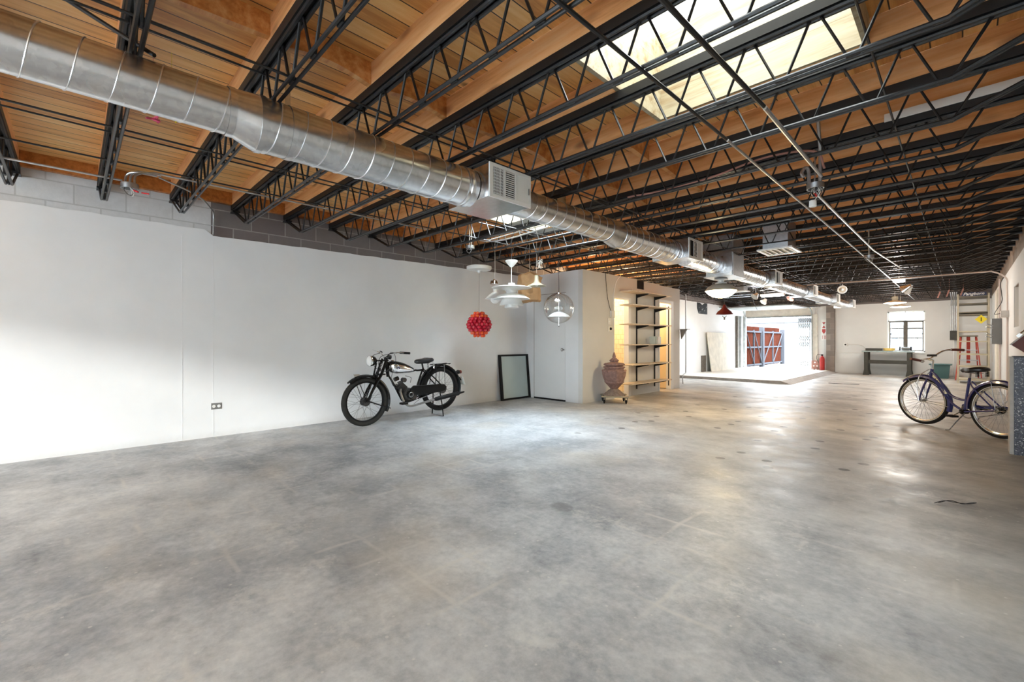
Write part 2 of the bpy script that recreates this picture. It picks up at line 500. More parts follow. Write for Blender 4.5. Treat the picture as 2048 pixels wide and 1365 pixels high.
# ------------------------------------------------------------------ mesh helpers
class MB:
    def __init__(self):
        self.v, self.f = [], []

    def add(self, vs, fs):
        b = len(self.v)
        self.v += [tuple(p) for p in vs]
        self.f += [tuple(b + i for i in f) for f in fs]
        return self

    def box(self, x0, x1, y0, y1, z0, z1):
        vs = [(x, y, z) for z in (z0, z1) for y in (y0, y1) for x in (x0, x1)]
        return self.add(vs, [(0, 2, 3, 1), (4, 5, 7, 6), (0, 1, 5, 4), (2, 6, 7, 3), (0, 4, 6, 2), (1, 3, 7, 5)])

    def bar(self, p, q, w, h, up=(0, 0, 1)):
        p, q = Vector(p), Vector(q)
        d = (q - p).normalized()
        u = Vector(up)
        s = d.cross(u)
        if s.length < 1e-5:
            s = d.cross(Vector((1, 0, 0)))
        s.normalize()
        u = s.cross(d).normalized()
        vs = [e + s * a * w / 2 + u * b * h / 2 for e in (p, q) for a, b in ((-1, -1), (1, -1), (1, 1), (-1, 1))]
        return self.add(vs, [(0, 1, 2, 3), (7, 6, 5, 4), (0, 4, 5, 1), (1, 5, 6, 2), (2, 6, 7, 3), (3, 7, 4, 0)])

    def tube(self, pts, r, n=8, closed=False):
        pts = [Vector(p) for p in pts]
        m = len(pts)
        rs = r if isinstance(r, (list, tuple)) else [r] * m
        if len(rs) != m:
            q_ = []
            for i in range(m):
                t_ = i / (m - 1) * (len(rs) - 1)
                k_ = min(int(t_), len(rs) - 2)
                q_.append(rs[k_] + (rs[k_ + 1] - rs[k_]) * (t_ - k_))
            rs = q_
        tang = []
        for i in range(m):
            if closed:
                t = pts[(i + 1) % m] - pts[i - 1]
            elif i == 0:
                t = pts[1] - pts[0]
            elif i == m - 1:
                t = pts[-1] - pts[-2]
            else:
                t = (pts[i + 1] - pts[i]).normalized() + (pts[i] - pts[i - 1]).normalized()
            if t.length < 1e-9:
                t = Vector((0, 0, 1))
            tang.append(t.normalized())
        ref = Vector((0, 0, 1)) if abs(tang[0].z) < 0.9 else Vector((1, 0, 0))
        nrm = tang[0].cross(ref).normalized()
        vs, fs = [], []
        for i in range(m):
            if i:
                a = tang[i - 1].cross(tang[i])
                if a.length > 1e-8:
                    nrm = Matrix.Rotation(tang[i - 1].angle(tang[i]), 3, a.normalized()) @ nrm
            b = tang[i].cross(nrm)
            for k in range(n):
                an = 2 * PI * k / n
                vs.append(pts[i] + (nrm * math.cos(an) + b * math.sin(an)) * rs[i])
        for i in range(m if closed else m - 1):
            j = (i + 1) % m
            for k in range(n):
                l = (k + 1) % n
                fs.append((i * n + k, i * n + l, j * n + l, j * n + k))
        if not closed:
            fs.append(tuple(range(n))[::-1])
            fs.append(tuple((m - 1) * n + k for k in range(n)))
        return self.add(vs, fs)

    def lathe(self, prof, c=(0, 0, 0), n=28, axis='z', mod=None, cap=True):
        vs, fs = [], []
        m = len(prof)
        for r, h in prof:
            for k in range(n):
                a = 2 * PI * k / n
                rr = r * (mod(a, h) if mod else 1)
                u, w = rr * math.cos(a), rr * math.sin(a)
                p = {'z': (u, w, h), 'y': (w, h, u), 'x': (h, u, w)}[axis]
                vs.append((c[0] + p[0], c[1] + p[1], c[2] + p[2]))
        for i in range(m - 1):
            for k in range(n):
                l = (k + 1) % n
                fs.append((i * n + k, i * n + l, (i + 1) * n + l, (i + 1) * n + k))
        if cap:
            fs.append(tuple(range(n))[::-1])
            fs.append(tuple((m - 1) * n + k for k in range(n)))
        return self.add(vs, fs)

    def ball(self, c, r, n=12, m=8, sq=(1, 1, 1)):
        vs = [(c[0], c[1], c[2] - r * sq[2])]
        for i in range(1, m):
            t = -PI / 2 + PI * i / m
            for k in range(n):
                a = 2 * PI * k / n
                vs.append((c[0] + r * sq[0] * math.cos(t) * math.cos(a), c[1] + r * sq[1] * math.cos(t) * math.sin(a), c[2] + r * sq[2] * math.sin(t)))
        vs.append((c[0], c[1], c[2] + r * sq[2]))
        fs = [(0, 1 + (k + 1) % n, 1 + k) for k in range(n)]
        for i in range(m - 2):
            for k in range(n):
                a, b = 1 + i * n, 1 + (i + 1) * n
                fs.append((a + k, a + (k + 1) % n, b + (k + 1) % n, b + k))
        L = len(vs) - 1
        fs += [(L, 1 + (m - 2) * n + k, 1 + (m - 2) * n + (k + 1) % n) for k in range(n)]
        return self.add(vs, fs)

    def ring(self, c, R, r, axis='y', n=48, m=10, a0=0.0, a1=2 * PI):
        full = abs(a1 - a0 - 2 * PI) < 1e-6
        cnt = n if full else n + 1
        pts = []
        for i in range(cnt):
            a = a0 + (a1 - a0) * i / n
            u, w = R * math.cos(a), R * math.sin(a)
            pts.append({'y': (c[0] + u, c[1], c[2] + w), 'x': (c[0], c[1] + u, c[2] + w), 'z': (c[0] + u, c[1] + w, c[2])}[axis])
        return self.tube(pts, r, m, closed=full)

    def prism(self, poly, axis, a, b):
        """poly: list of (u,v); axis 'x': (y,z), 'y': (x,z), 'z': (x,y)"""
        n = len(poly)
        put = {'x': lambda u, v, w: (w, u, v), 'y': lambda u, v, w: (u, w, v), 'z': lambda u, v, w: (u, v, w)}[axis]
        vs = [put(u, v, a) for u, v in poly] + [put(u, v, b) for u, v in poly]
        fs = [tuple(range(n)), tuple(range(2 * n - 1, n - 1, -1))] + [(i, i + n, (i + 1) % n + n, (i + 1) % n) for i in range(n)]
        return self.add(vs, fs)

    def xf(self, mat):
        self.v = [tuple(mat @ Vector(p)) for p in self.v]
        return self

    def build(self, name, mat, parent=None, local=False, sharp=0.6, bevel=0.0, label=None):
        off = Vector((0, 0, 0))
        if parent is not None and not local:
            q = parent
            while q is not None:
                off += q.location
                q = q.parent
        me = bpy.data.meshes.new(name)
        me.from_pydata([(p[0] - off.x, p[1] - off.y, p[2] - off.z) for p in self.v], [], self.f)
        me.update()
        import bmesh
        bm = bmesh.new()
        bm.from_mesh(me)
        bmesh.ops.recalc_face_normals(bm, faces=bm.faces)
        bm.to_mesh(me)
        bm.free()
        me.polygons.foreach_set('use_smooth', [True] * len(me.polygons))
        me.set_sharp_from_angle(angle=sharp)
        me.materials.append(M[mat] if isinstance(mat, str) else mat)
        o = bpy.data.objects.new(name, me)
        COL.objects.link(o)
        if parent is not None:
            o.parent = parent
        if bevel:
            b = o.modifiers.new('bevel', 'BEVEL')
            b.width = bevel
            b.segments = 2
            b.limit_method = 'ANGLE'
        if label:
            o['label'] = label
        return o


def tag(o, label, cat, group=None, kind=None):
    o['label'] = label
    o['category'] = cat
    if group:
        o['group'] = group
    if kind:
        o['kind'] = kind
    return o


def thing(name, loc, label, cat, group=None, rz=0.0, rx=0.0):
    o = bpy.data.objects.new(name, None)
    COL.objects.link(o)
    o.location = loc
    o.rotation_euler = (rx, 0, rz)
    o.empty_display_size = 0.05
    return tag(o, label, cat, group)


def struct(name, mb, mat, **kw):
    o = mb.build(name, mat, **kw)
    o['kind'] = 'structure'
    return o


def dup(o, parent=None):
    c = o.copy()
    COL.objects.link(c)
    if parent is not None:
        c.parent = parent
    for ch in list(o.children):
        dup(ch, c)
    return c


def smoothpts(pts, k=6):
    """Catmull-Rom through pts"""
    P = [Vector(p) for p in pts]
    P = [P[0] * 2 - P[1]] + P + [P[-1] * 2 - P[-2]]
    out = []
    for i in range(1, len(P) - 2):
        for j in range(k):
            t = j / k
            a, b, c, d = P[i - 1], P[i], P[i + 1], P[i + 2]
            out.append(0.5 * ((2 * b) + (c - a) * t + (2 * a - 5 * b + 4 * c - d) * t * t + (3 * b - a - 3 * c + d) * t ** 3))
    out.append(P[-2])
    return out


def text_mesh(body, size, extrude=0.001, shear=0.0):
    cu = bpy.data.curves.new('lettering', 'FONT')
    cu.body = body
    cu.size = size
    cu.extrude = extrude
    cu.shear = shear
    cu.offset = size * 0.012
    cu.align_x = 'CENTER'
    cu.align_y = 'CENTER'
    o = bpy.data.objects.new('lettering', cu)
    COL.objects.link(o)
    bpy.context.view_layer.update()
    me = bpy.data.meshes.new_from_object(o)
    bpy.data.objects.remove(o)
    return me


ORD = ('first second third fourth fifth sixth seventh eighth ninth tenth eleventh twelfth thirteenth fourteenth fifteenth '
       'sixteenth seventeenth eighteenth nineteenth twentieth').split()

XL, XR, YB, YF = -6.41, 0.64, -5.0, 20.2
ZD = 3.01

# ------------------------------------------------------------------ setting
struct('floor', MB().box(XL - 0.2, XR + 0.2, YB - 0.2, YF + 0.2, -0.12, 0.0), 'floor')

# skylights: x0,x1,y0,y1
SKY = [(-1.65, -0.37, 2.057, 3.217), (-4.64, -3.53, 3.881, 5.041), (-5.4, -4.4, 13.609, 14.769)]  # third one is added, to bring light into the garage bay


def plate_with_holes(mb, x0, x1, y0, y1, z0, z1, holes):
    ys = sorted({y0, y1} | {h[2] for h in holes} | {h[3] for h in holes})
    for a, b in zip(ys, ys[1:]):
        cuts = sorted([(h[0], h[1]) for h in holes if h[2] < (a + b) / 2 < h[3]])
        x = x0
        for c, d in cuts:
            if c > x:
                mb.box(x, c, a, b, z0, z1)
            x = d
        if x < x1:
            mb.box(x, x1, a, b, z0, z1)
    return mb


struct('ceiling', plate_with_holes(MB(), XL - 0.2, XR + 0.2, YB - 0.2, YF + 0.2, ZD, ZD + 0.04, SKY), 'deck')

# left wall: rough blocks with a plaster coat up to about 2.5 m
struct('wall_left', MB().box(XL - 0.2, XL - 0.012, YB, 1.185, 0, ZD), 'white_block')
struct('wall_left', MB().box(XL - 0.2, XL - 0.012, 1.185, YF, 0, ZD), 'grey_block')


def ragged_coat(x0, x1, ya, yb, ztop, amp, step=0.09, seed=0):
    mb = MB()
    n = max(2, int((yb - ya) / step))
    pts = []
    for i in range(n + 1):
        y = ya + (yb - ya) * i / n
        pts.append((y, ztop(y) + amp * mnoise.noise(Vector((y * 5.0, seed, 0)))))
    for (a, za), (b, zb) in zip(pts, pts[1:]):
        vs = [(x0, a, 0), (x1, a, 0), (x1, b, 0), (x0, b, 0), (x0, a, za), (x1, a, za), (x1, b, zb), (x0, b, zb)]
        mb.add(vs, [(4, 5, 6, 7), (1, 2, 6, 5), (0, 4, 7, 3)])
    mb.add([(x1, ya, 0), (x1, ya, pts[0][1]), (x0, ya, pts[0][1]), (x0, ya, 0)], [(0, 1, 2, 3)])
    return mb


struct('wall_left', ragged_coat(XL - 0.012, XL, YB, YF, lambda y: 2.515 if y < 1.185 else 2.452 + 0.012 * min(y - 1.185, 5), 0.012), 'plaster')
seam = MB()
for ys0, wd in ((0.895, 0.010), (1.205, 0.006)):
    zz = 0.0
    while zz < 2.40:
        dy = 0.012 * mnoise.noise(Vector((zz * 2, ys0 * 7, 3))) * (ys0 > 1)
        seam.box(XL - 0.002, XL + 0.002, ys0 + dy, ys0 + dy + wd, zz, zz + 0.24)
        zz += 0.24
struct('trim_21', seam, 'plaster')
# right wall with its recess
rw = MB()
RX1 = XR + 0.3
for y0, y1, z0, z1 in ((YB, 10.85, 0, ZD), (11.8, YF, 0, ZD), (10.85, 11.8, 0, 1.41), (10.85, 11.8, 2.12, ZD)):
    rw.box(XR + 0.012, RX1, y0, y1, z0, z1)
rw.box(XR + 0.14, RX1, 10.85, 11.8, 1.41, 2.12)
struct('wall_right', rw, 'brown_block')
rc = MB()
for y0, y1, z0, z1 in ((YB, 10.85, 0, 2.55), (11.8, YF, 0, 2.55), (10.85, 11.8, 0, 1.41), (10.85, 11.8, 2.12, 2.55)):
    rc.box(XR, XR + 0.0125, y0, y1, z0, z1)
struct('wall_right', rc, 'plaster_r')
struct('trim_1', MB().box(XR + 0.012, XR + 0.139, 10.84, 10.87, 1.405, 2.125).box(XR + 0.012, XR + 0.139, 11.78, 11.805, 1.405, 2.125)
       .box(XR + 0.012, XR + 0.139, 10.84, 11.805, 1.39, 1.412).box(XR + 0.125, XR + 0.139, 10.86, 11.79, 1.405, 2.125), 'white_matt')

# rear wall with the shop front behind the photographer
fw = MB()
fw.box(XL - 0.2, XR + 0.3, YB - 0.2, YB, 2.58, ZD)
fw.box(XL - 0.2, XR + 0.3, YB - 0.2, YB, 0, 0.45)
fw.box(XL - 0.2, -3.6, YB - 0.2, YB, 0.45, 2.58)
fw.box(0.2, XR + 0.3, YB - 0.2, YB, 0.45, 2.58)
struct('wall_front', fw, 'plaster')

# far wall: garage opening, pier, window
ga0, ga1, gz = -6.40, -4.05, 2.15
wx0, wx1, wz0, wz1 = -1.83, -0.87, 0.79, 2.19
bw = MB()
bw.box(ga1, wx0, YF, YF + 0.2, 0, 2.49)
bw.box(wx1, XR + 0.3, YF, YF + 0.2, 0, 2.49)
bw.box(wx0, wx1, YF, YF + 0.2, 0, wz0)
bw.box(wx0, wx1, YF, YF + 0.2, wz1, 2.49)
struct('wall_back', bw, 'plaster_r')
struct('wall_back', MB().box(XL - 0.2, XR + 0.3, YF + 0.01, YF + 0.2, 2.49, ZD), 'grey_block')
struct('wall_back', MB().box(XL - 0.2, ga1, YF, YF + 0.18, gz, 2.49), 'old_panel')
struct('wall_back', MB().box(-3.58, -3.33, YF - 0.14, YF, 0, 2.5), 'pier_block', label='bare block pier beside the garage opening')

# raised slab in the garage bay
struct('floor', MB().box(XL, -3.46, 13.72, YF - 0.02, 0, 0.085), 'platform', label='raised pale concrete slab in the garage bay')
struct('trim_2', MB().box(XL, -3.46, 13.66, 13.72, 0, 0.078).prism([(-3.46, 0), (-3.46, 0.078), (-3.22, 0.006), (-3.20, 0.0)], 'y', 13.66, YF - 0.15), 'platform_edge')
struct('trim_3', MB().bar((-2.6, 14.87, 0.004), (-1.93, 14.95, 0.004), 0.05, 0.008), 'matt_black')

# rim board along the left wall top
struct('trim_4', MB().box(XL - 0.01, XL + 0.05, YB, YF, 2.862, ZD), 'rim')

# skylight wells
for si, (x0, x1, y0, y1) in enumerate(SKY):
    h = 0.52
    n_b = 3
    for j in range(n_b):
        zz_ = (2.866, 3.06, ZD + 0.28, ZD + h)
        za, zb = zz_[j], zz_[j + 1] - 0.001
        w = MB()
        w.box(x0, x0 + 0.03, y0, y1, za, zb).box(x1 - 0.03, x1, y0, y1, za, zb)
        w.box(x0 + 0.03, x1 - 0.03, y0, y0 + 0.02, za, zb).box(x0 + 0.03, x1 - 0.03, y1 - 0.02, y1, za, zb)
        struct('trim_%d' % (5 + si * 3 + j), w, 'whitewood')
    f = MB()
    zt = ZD + h
    f.box(x0 - 0.05, x1 + 0.05, y0 - 0.05, y0 + 0.02, zt, zt + 0.04).box(x0 - 0.05, x1 + 0.05, y1 - 0.02, y1 + 0.05, zt, zt + 0.04)
    f.box(x0 - 0.05, x0 + 0.02, y0 + 0.02, y1 - 0.02, zt, zt + 0.04).box(x1 - 0.02, x1 + 0.05, y0 + 0.02, y1 - 0.02, zt, zt + 0.04)
    wn = struct('window_%d' % (si + 1), f, 'white')
    MB().box(x0, x1, y0, y1, zt + 0.012, zt + 0.02).build('pane', ('sky_pane', 'dusty_pane', 'pane')[si], wn)
    if si == 0:
        MB().box(x0, x1, (y0 + y1) / 2 - 0.02, (y0 + y1) / 2 + 0.02, zt + 0.0, zt + 0.01).build('glazing_bar', 'white', wn)

# far window
wf = MB()
ym = YF + 0.09
for x in (wx0, wx1 - 0.04):
    wf.box(x, x + 0.04, ym, ym + 0.05, wz0, wz1)
for z in (wz0, wz1 - 0.04):
    wf.box(wx0, wx1, ym, ym + 0.05, z, z + 0.04)
win = struct('window_4', wf, 'white')
MB().box(wx0, wx1, ym, ym + 0.05, 1.845, 1.875).build('transom', 'grey_paint', win)
MB().box(-1.39, -1.34, ym, ym + 0.05, wz0, 1.87).build('mullion', 'dark_wood', win)
MB().box(-1.375, -1.36, ym, ym + 0.05, 1.87, wz1).build('mullion', 'grey_paint', win)
for xa, xb in ((wx0 + 0.04, -1.39), (-1.34, wx1 - 0.04)):
    s = MB().box(xa, xa + 0.03, ym + 0.01, ym + 0.04, wz0 + 0.04, 1.845).box(xb - 0.03, xb, ym + 0.01, ym + 0.04, wz0 + 0.04, 1.845) \
        .box(xa, xb, ym + 0.01, ym + 0.04, wz0 + 0.04, wz0 + 0.07).box(xa, xb, ym + 0.01, ym + 0.04, 1.815, 1.845).build('sash', 'dark_wood', win)
    for z in (1.27, 1.60):
        MB().box(xa + 0.03, xb - 0.03, ym + 0.012, ym + 0.034, z - 0.014, z + 0.014).build('glazing_bar', 'dark_wood', s)
    MB().box(xa + 0.03, xb - 0.03, ym + 0.02, ym + 0.024, wz0 + 0.07, 1.815).build('pane', 'pane', s)
MB().box(wx0 + 0.04, wx1 - 0.04, ym + 0.02, ym + 0.024, 1.875, wz1 - 0.04).build('pane', 'pane', win)
MB().box(wx0 - 0.01, wx1 + 0.01, YF - 0.04, YF + 0.09, wz0 - 0.04, wz0 - 0.001).build('sill', 'white', win)

# shop-front glazing behind the photographer
sf = MB()
for z in (0.45, 2.53):
    sf.box(-3.6, 0.2, YB - 0.12, YB - 0.06, z, z + 0.05)
for x in (-3.6, 0.15):
    sf.box(x, x + 0.05, YB - 0.12, YB - 0.06, 0.50, 2.53)
shop = struct('window_5', sf, 'matt_black')
MB().box(-3.55, 0.15, YB - 0.10, YB - 0.09, 0.50, 2.53).build('pane', 'pane', shop)

# ------------------------------------------------------------------ store-room box with two doorways
BX, BY0, BY1, BZ = -4.97, 6.75, 10.80, 2.512
b = MB()
b.box(XL, BX - 0.10, BY0, BY0 + 0.10, 0, BZ)
struct('wall_storeroom_front', b, 'plaster')
b = MB()
segs = [(BY0, 7.80, 0, BZ), (7.80, 8.47, 2.08, BZ), (8.47, 8.72, 0, BZ), (8.72, 9.05, 0, 2.31), (9.05, 9.74, 0, BZ - 0.02),
        (9.74, 10.39, 2.10, BZ - 0.04), (10.39, BY1, 0, BZ - 0.05)]
for y0, y1, z0, z1 in segs:
    b.box(BX - 0.10, BX, y0, y1, z0, z1)
struct('wall_storeroom_side', b, 'plaster_r')
struct('wall_storeroom_back', MB().box(XL, BX - 0.10, BY1 - 0.10, BY1, 0, 2.46), 'plaster_r')
struct('wall_storeroom_middle', MB().box(XL, BX - 0.10, 9.10, 9.20, 0, 2.44), 'tile')
struct('wall_storeroom_inner', MB().box(XL, XL + 0.03, BY0 + 0.10, BY1 - 0.10, 0, 2.44), 'tile')
tag(MB().box(BX - 0.16, BX - 0.02, 8.722, 9.048, 2.312, 2.50).build('notch_blocker', 'hole'), 'dark box added to hide the lit interior, in the notch at the top of the storeroom wall', 'vent')  # dark block put in so the lit interior stays hidden behind the notch
# door casings
dc = MB().box(BX - 0.11, BX + 0.004, 8.37, 8.47, 0, 2.08).box(BX - 0.11, BX + 0.004, 7.80, 7.82, 0, 2.08).box(BX - 0.11, BX + 0.004, 7.82, 8.37, 2.05, 2.08)
struct('door_1', dc, 'door_white')
dd = struct('door_2', MB().box(BX - 0.11, BX + 0.012, 10.30, 10.44, 0, 2.14).box(BX - 0.11, BX + 0.012, 9.70, 9.74, 0, 2.14).box(BX - 0.11, BX + 0.012, 9.74, 10.30, 2.08, 2.14), 'door_white')
leaf = MB().box(-5.66, -5.08, 10.30, 10.34, 0.02, 2.06).build('door_leaf', 'wood_door', dd)
MB().tube([(-5.6, 10.29, 1.0), (-5.6, 10.25, 1.0), (-5.52, 10.25, 1.0)], 0.009, 8).build('handle', 'steel', leaf)
MB().tube([(-4.955, 10.17, 0.10), (-4.955, 10.17, 2.0)], 0.013, 6).build('edge_strip', 'matt_black', dd)
# flush door on the near face
d3 = struct('door_3', MB().box(-6.185, -5.375, BY0 - 0.006, BY0 + 0.002, 0.03, 2.10), 'door_white')
MB().box(-6.20, -6.187, BY0 - 0.003, BY0 + 0.001, 0, 2.115).build('gap_line', 'platform_edge', d3)
MB().box(-6.20, -5.36, BY0 - 0.003, BY0 + 0.001, 2.102, 2.112).build('gap_line', 'platform_edge', d3)
MB().box(-6.185, -5.375, BY0 - 0.02, BY0 + 0.001, 0.0, 0.028).build('threshold_gap', 'matt_black', d3)
hk = MB().ring((-5.455, BY0 - 0.012, 1.0), 0.026, 0.008, 'y', 16, 6).tube([(-5.43, BY0 - 0.012, 1.0), (-5.39, BY0 - 0.03, 1.0)], 0.012, 6)
hk.build('pull_ring', 'steel', d3)

# garage bay frame and header
struct('door_4', MB().box(ga1 - 0.02, ga1 + 0.18, YF - 0.06, YF + 0.0, 0.085, 2.2), 'old_panel')
struct('trim_20', MB().box(ga0, ga1, YF - 0.02, YF + 0.2, gz - 0.03, gz + 0.02), 'grey_paint')

# ------------------------------------------------------------------ joists, rafters, blocking
Y0J, DJ = 0.205, 0.608
JI = list(range(-1, 33))
ZT, ZB_ = 2.785, 2.533


def jy(i):
    return Y0J + DJ * i


def count_label(i):
    if i <= 17:
        return ORD[i + 1] + ' from the near end'
    return ORD[32 - i] + ' from the garage wall'


xa, xb = XL + 0.02, XR - 0.02
xn = [-1.269 + 0.3015 * k for k in range(-15, 6)]
xn = [x for x in xn if -5.95 < x < 0.22]
joist0 = thing('roof_joist', (0, jy(-1), 2.5), 'x', 'joist', 'black steel bar joists under the roof')
y = jy(-1)
m = MB()
for s in (-1, 1):
    m.tube([(xa, y + s * 0.018, ZT), (xb, y + s * 0.018, ZT)], 0.0115, 6)
m.box(xa, xa + 0.12, y - 0.04, y + 0.04, ZT - 0.03, ZT - 0.012).box(xb - 0.12, xb, y - 0.04, y + 0.04, ZT - 0.03, ZT - 0.012)
m.build('top_chord', 'steel_black', joist0)
m = MB()
for s in (-1, 1):
    m.tube([(xa + 0.07, y + s * 0.018, ZT - 0.02), (xn[0] - 0.02, y + s * 0.018, ZB_), (xn[-1] + 0.02, y + s * 0.018, ZB_), (xb - 0.07, y + s * 0.018, ZT - 0.02)], 0.0105, 6)
m.build('bottom_chord', 'steel_black', joist0)
m = MB()
pts = []
for k, x in enumerate(xn):
    pts += [(x - 0.022, y, ZB_), (x + 0.022, y, ZB_)]
    if k < len(xn) - 1:
        xm = (x + xn[k + 1]) / 2
        pts += [(xm - 0.022, y, ZT), (xm + 0.022, y, ZT)]
pts = [(xn[0] - 0.17, y, ZT)] + pts + [(xn[-1] + 0.17, y, ZT)]
m.tube(pts, 0.0085, 6)
m.build('web', 'steel_black', joist0)
MB().box(xa, xb, y - 0.034, y + 0.034, ZT + 0.011, 2.853).build('nailer', 'nailer', joist0)
joists = [joist0]
for i in JI[1:]:
    j = dup(joist0)
    j.location.y = jy(i)
    joists.append(j)
for i, j in zip(JI, joists):
    j['label'] = 'black open-web steel roof joist, ' + count_label(i)

for i in JI:
    y = jy(i)
    cut = [(s[0], s[1]) for s in SKY if s[2] - 0.02 < y < s[3] + 0.02]
    spans, x = [], XL + 0.055
    for c, d in cut:
        spans.append((x, c - 0.002))
        x = d + 0.002
    spans.append((x, XR))
    for k, (c, d) in enumerate(spans):
        o = MB().box(c, d, y - 0.026, y + 0.026, 2.855, ZD - 0.001).build('wood_rafter', 'rafter', bevel=0.004)
        side = '' if len(spans) == 1 else (', left of skylight' if k == 0 else ', right of skylight')
        tag(o, 'orange wood rafter above the joist ' + count_label(i) + side, 'rafter', 'orange wood rafters above the joists')

for i in range(-1, 12):
    ya, yb = jy(i) + 0.027, jy(i + 1) - 0.027
    pts = [(ya, ZD - 0.002)]
    lift = 0.03 + 0.02 * random.random()
    for k in range(9):
        t = k / 8
        z = 2.858 + lift * (math.sin(PI * t) if i % 3 else t * 0.9)
        pts.append((ya + (yb - ya) * t, z))
    pts.append((yb, ZD - 0.002))
    o = MB().prism(pts, 'x', -2.78, -2.735).build('wood_blocking', 'blocking')
    tag(o, 'short curved wood block between rafters above the %s joist gap from the near end' % ORD[i + 1], 'blocking', 'wood blocks between the rafters')
for i in (5, 6, 7):
    ya, yb = jy(i) + 0.027, jy(i + 1) - 0.027
    o = MB().prism([(ya, ZD - 0.002), (ya, 2.87), ((ya + yb) / 2, 2.885), (yb, 2.86), (yb, ZD - 0.002)], 'x', -0.95 if i == 4 else -2.1, -0.905 if i == 4 else -2.055).build('wood_blocking', 'blocking')
    tag(o, 'short wood block right of the duct between rafters, %s joist gap' % ORD[i + 1], 'blocking', 'wood blocks between the rafters')

# bridging rods
RODS = [(-2.46, ZB_ + 0.015, 'lower'), (-2.93, ZT - 0.02, 'upper'), (-3.84, ZB_ + 0.015, 'lower'), (-4.56, ZT - 0.02, 'upper'), (-4.56, ZB_ + 0.015, 'lower'), (-0.35, ZT - 0.02, 'upper')]
RL = ['close to the large round duct', 'left of the duct, up against the planks', 'halfway between duct and left wall', 'nearest the left wall, high', 'nearest the left wall, low', 'over the right side near the skylight']
for (x, z, w), l in zip(RODS, RL):
    o = MB().tube([(x, YB + 4.2, z), (x, YF - 0.3, z)], 0.0065, 6).build('bridging_rod', 'steel_black')
    tag(o, 'thin black bridging rod across all joists, ' + l, 'rod', 'long bridging rods')
tag(MB().tube([(-3.22, -0.25, 3.0), (-2.68, 0.27, 2.52)], 0.010, 8).build('brace_rod', 'steel_black'), 'short slanted black brace above the near end of the duct', 'rod')
tag(MB().tube([(-1.13, 0.9, 2.52), (-1.105, 3.1, 2.517)], 0.010, 8).build('bridging_rod', 'steel_black'), 'dark rod crossing below the big skylight, left of its twin', 'rod')
tag(MB().tube([(-1.105, 3.12, 2.517), (-1.10, 4.6, 2.515), (-1.09, 10.4, 2.515), (-1.09, 19.4, 2.515)], 0.009, 8).build('conduit', 'galv_dark'), 'long thin grey conduit under the joists from the big skylight to the far window', 'conduit')
tag(MB().tube([(-0.83, 1.2, 2.50), (-0.79, 2.78, 2.50)], 0.0125, 8).build('bridging_rod', 'steel_black'), 'thicker dark rod crossing below the big skylight on the right', 'rod')
tag(MB().tube([(-0.79, 2.80, 2.50), (-0.80, 4.30, 2.505)], 0.0125, 8).build('conduit', 'galv_dark'), 'grey conduit from the skylight to the hanging junction box', 'conduit')
tag(MB().tube([(-0.93, 4.75, 2.51), (-0.92, 8.4, 2.51), (-0.80, 10.6, 2.51)], 0.0105, 8).build('conduit', 'galv_seam'), 'bright conduit beyond the hanging junction box', 'conduit')

# pipe across the room at far third
tag(MB().tube(smoothpts([(-2.58, 12.36, 2.493), (-1.2, 12.36, 2.485), (0.2, 12.38, 2.49), (0.42, 12.5, 2.49), (0.59, 12.75, 2.38), (0.612, 12.95, 2.2), (0.618, 13.0, 1.75)], 6), 0.014, 8).build('conduit', 'conduit_paint'),
    'white-painted pipe crossing the whole ceiling and bending down the right wall', 'conduit')
# flexible conduit hanging across near the skylight
tag(MB().tube(smoothpts([(-2.3, 3.86, 2.58), (-1.9, 3.88, 2.56), (-1.5, 3.95, 2.60), (-1.15, 4.1, 2.70), (-0.85, 4.3, 2.72), (-0.80, 4.42, 2.6)], 6), 0.009, 8).build('flexible_conduit', 'rust'),
    'ribbed flexible metal conduit lying over the joists by the junction box', 'conduit')

# white strip nailed to a rafter
tag(MB().box(-0.42, 0.5, jy(7) - 0.046, jy(7) - 0.038, 2.845, 2.905).build('white_strip', 'white'), 'flat white painted strip on the joist right of the skylight', 'strip')


# ------------------------------------------------------------------ the duct
DX, DZ, RBIG, RSM = -2.74, 2.372, 0.145, 0.119
duct = thing('air_duct', (DX, 0, DZ), 'long round galvanised spiral air duct hung under the joists', 'duct')


def duct_seg(y0, y1, r, z=DZ):
    n = 40
    o = MB().lathe([(r, y0), (r, y1)], (DX, 0, z), n, 'y').build('duct_section', 'galv', duct)
    pts = []
    pitch = 0.137
    turns = (y1 - y0) / pitch
    k = int(turns * 28)
    for i in range(k + 1):
        t = i / k
        a = -2 * PI * turns * t
        pts.append((DX + (r + 0.001) * math.sin(a), y0 + (y1 - y0) * t, z + (r + 0.001) * math.cos(a)))
    MB().tube(pts, 0.0032, 5).build('spiral_seam', 'galv_seam', o)
    return o


def reducer(y0, r0, z0, y1, r1, z1):
    vs, fs, n = [], [], 40
    rows = [(y0 - 0.03, r0 + .003, z0), (y0 - 0.03, r0 + 0.007, z0), (y0, r0 + 0.007, z0), (y0, r0 + 0.003, z0), (y1, r1 + 0.003, z1), (y1, r1 + 0.008, z1), (y1 + 0.03, r1 + 0.008, z1), (y1 + 0.03, r1 + 0.003, z1)]
    for yy, r, z in rows:
        for k in range(n):
            a = 2 * PI * k / n
            vs.append((DX + r * math.sin(a), yy, z + r * math.cos(a)))
    for i in range(len(rows) - 1):
        for k in range(n):
            l = (k + 1) % n
            fs.append((i * n + k, i * n + l, (i + 1) * n + l, (i + 1) * n + k))
    MB().add(vs, fs).build('reducer', 'galv', duct)


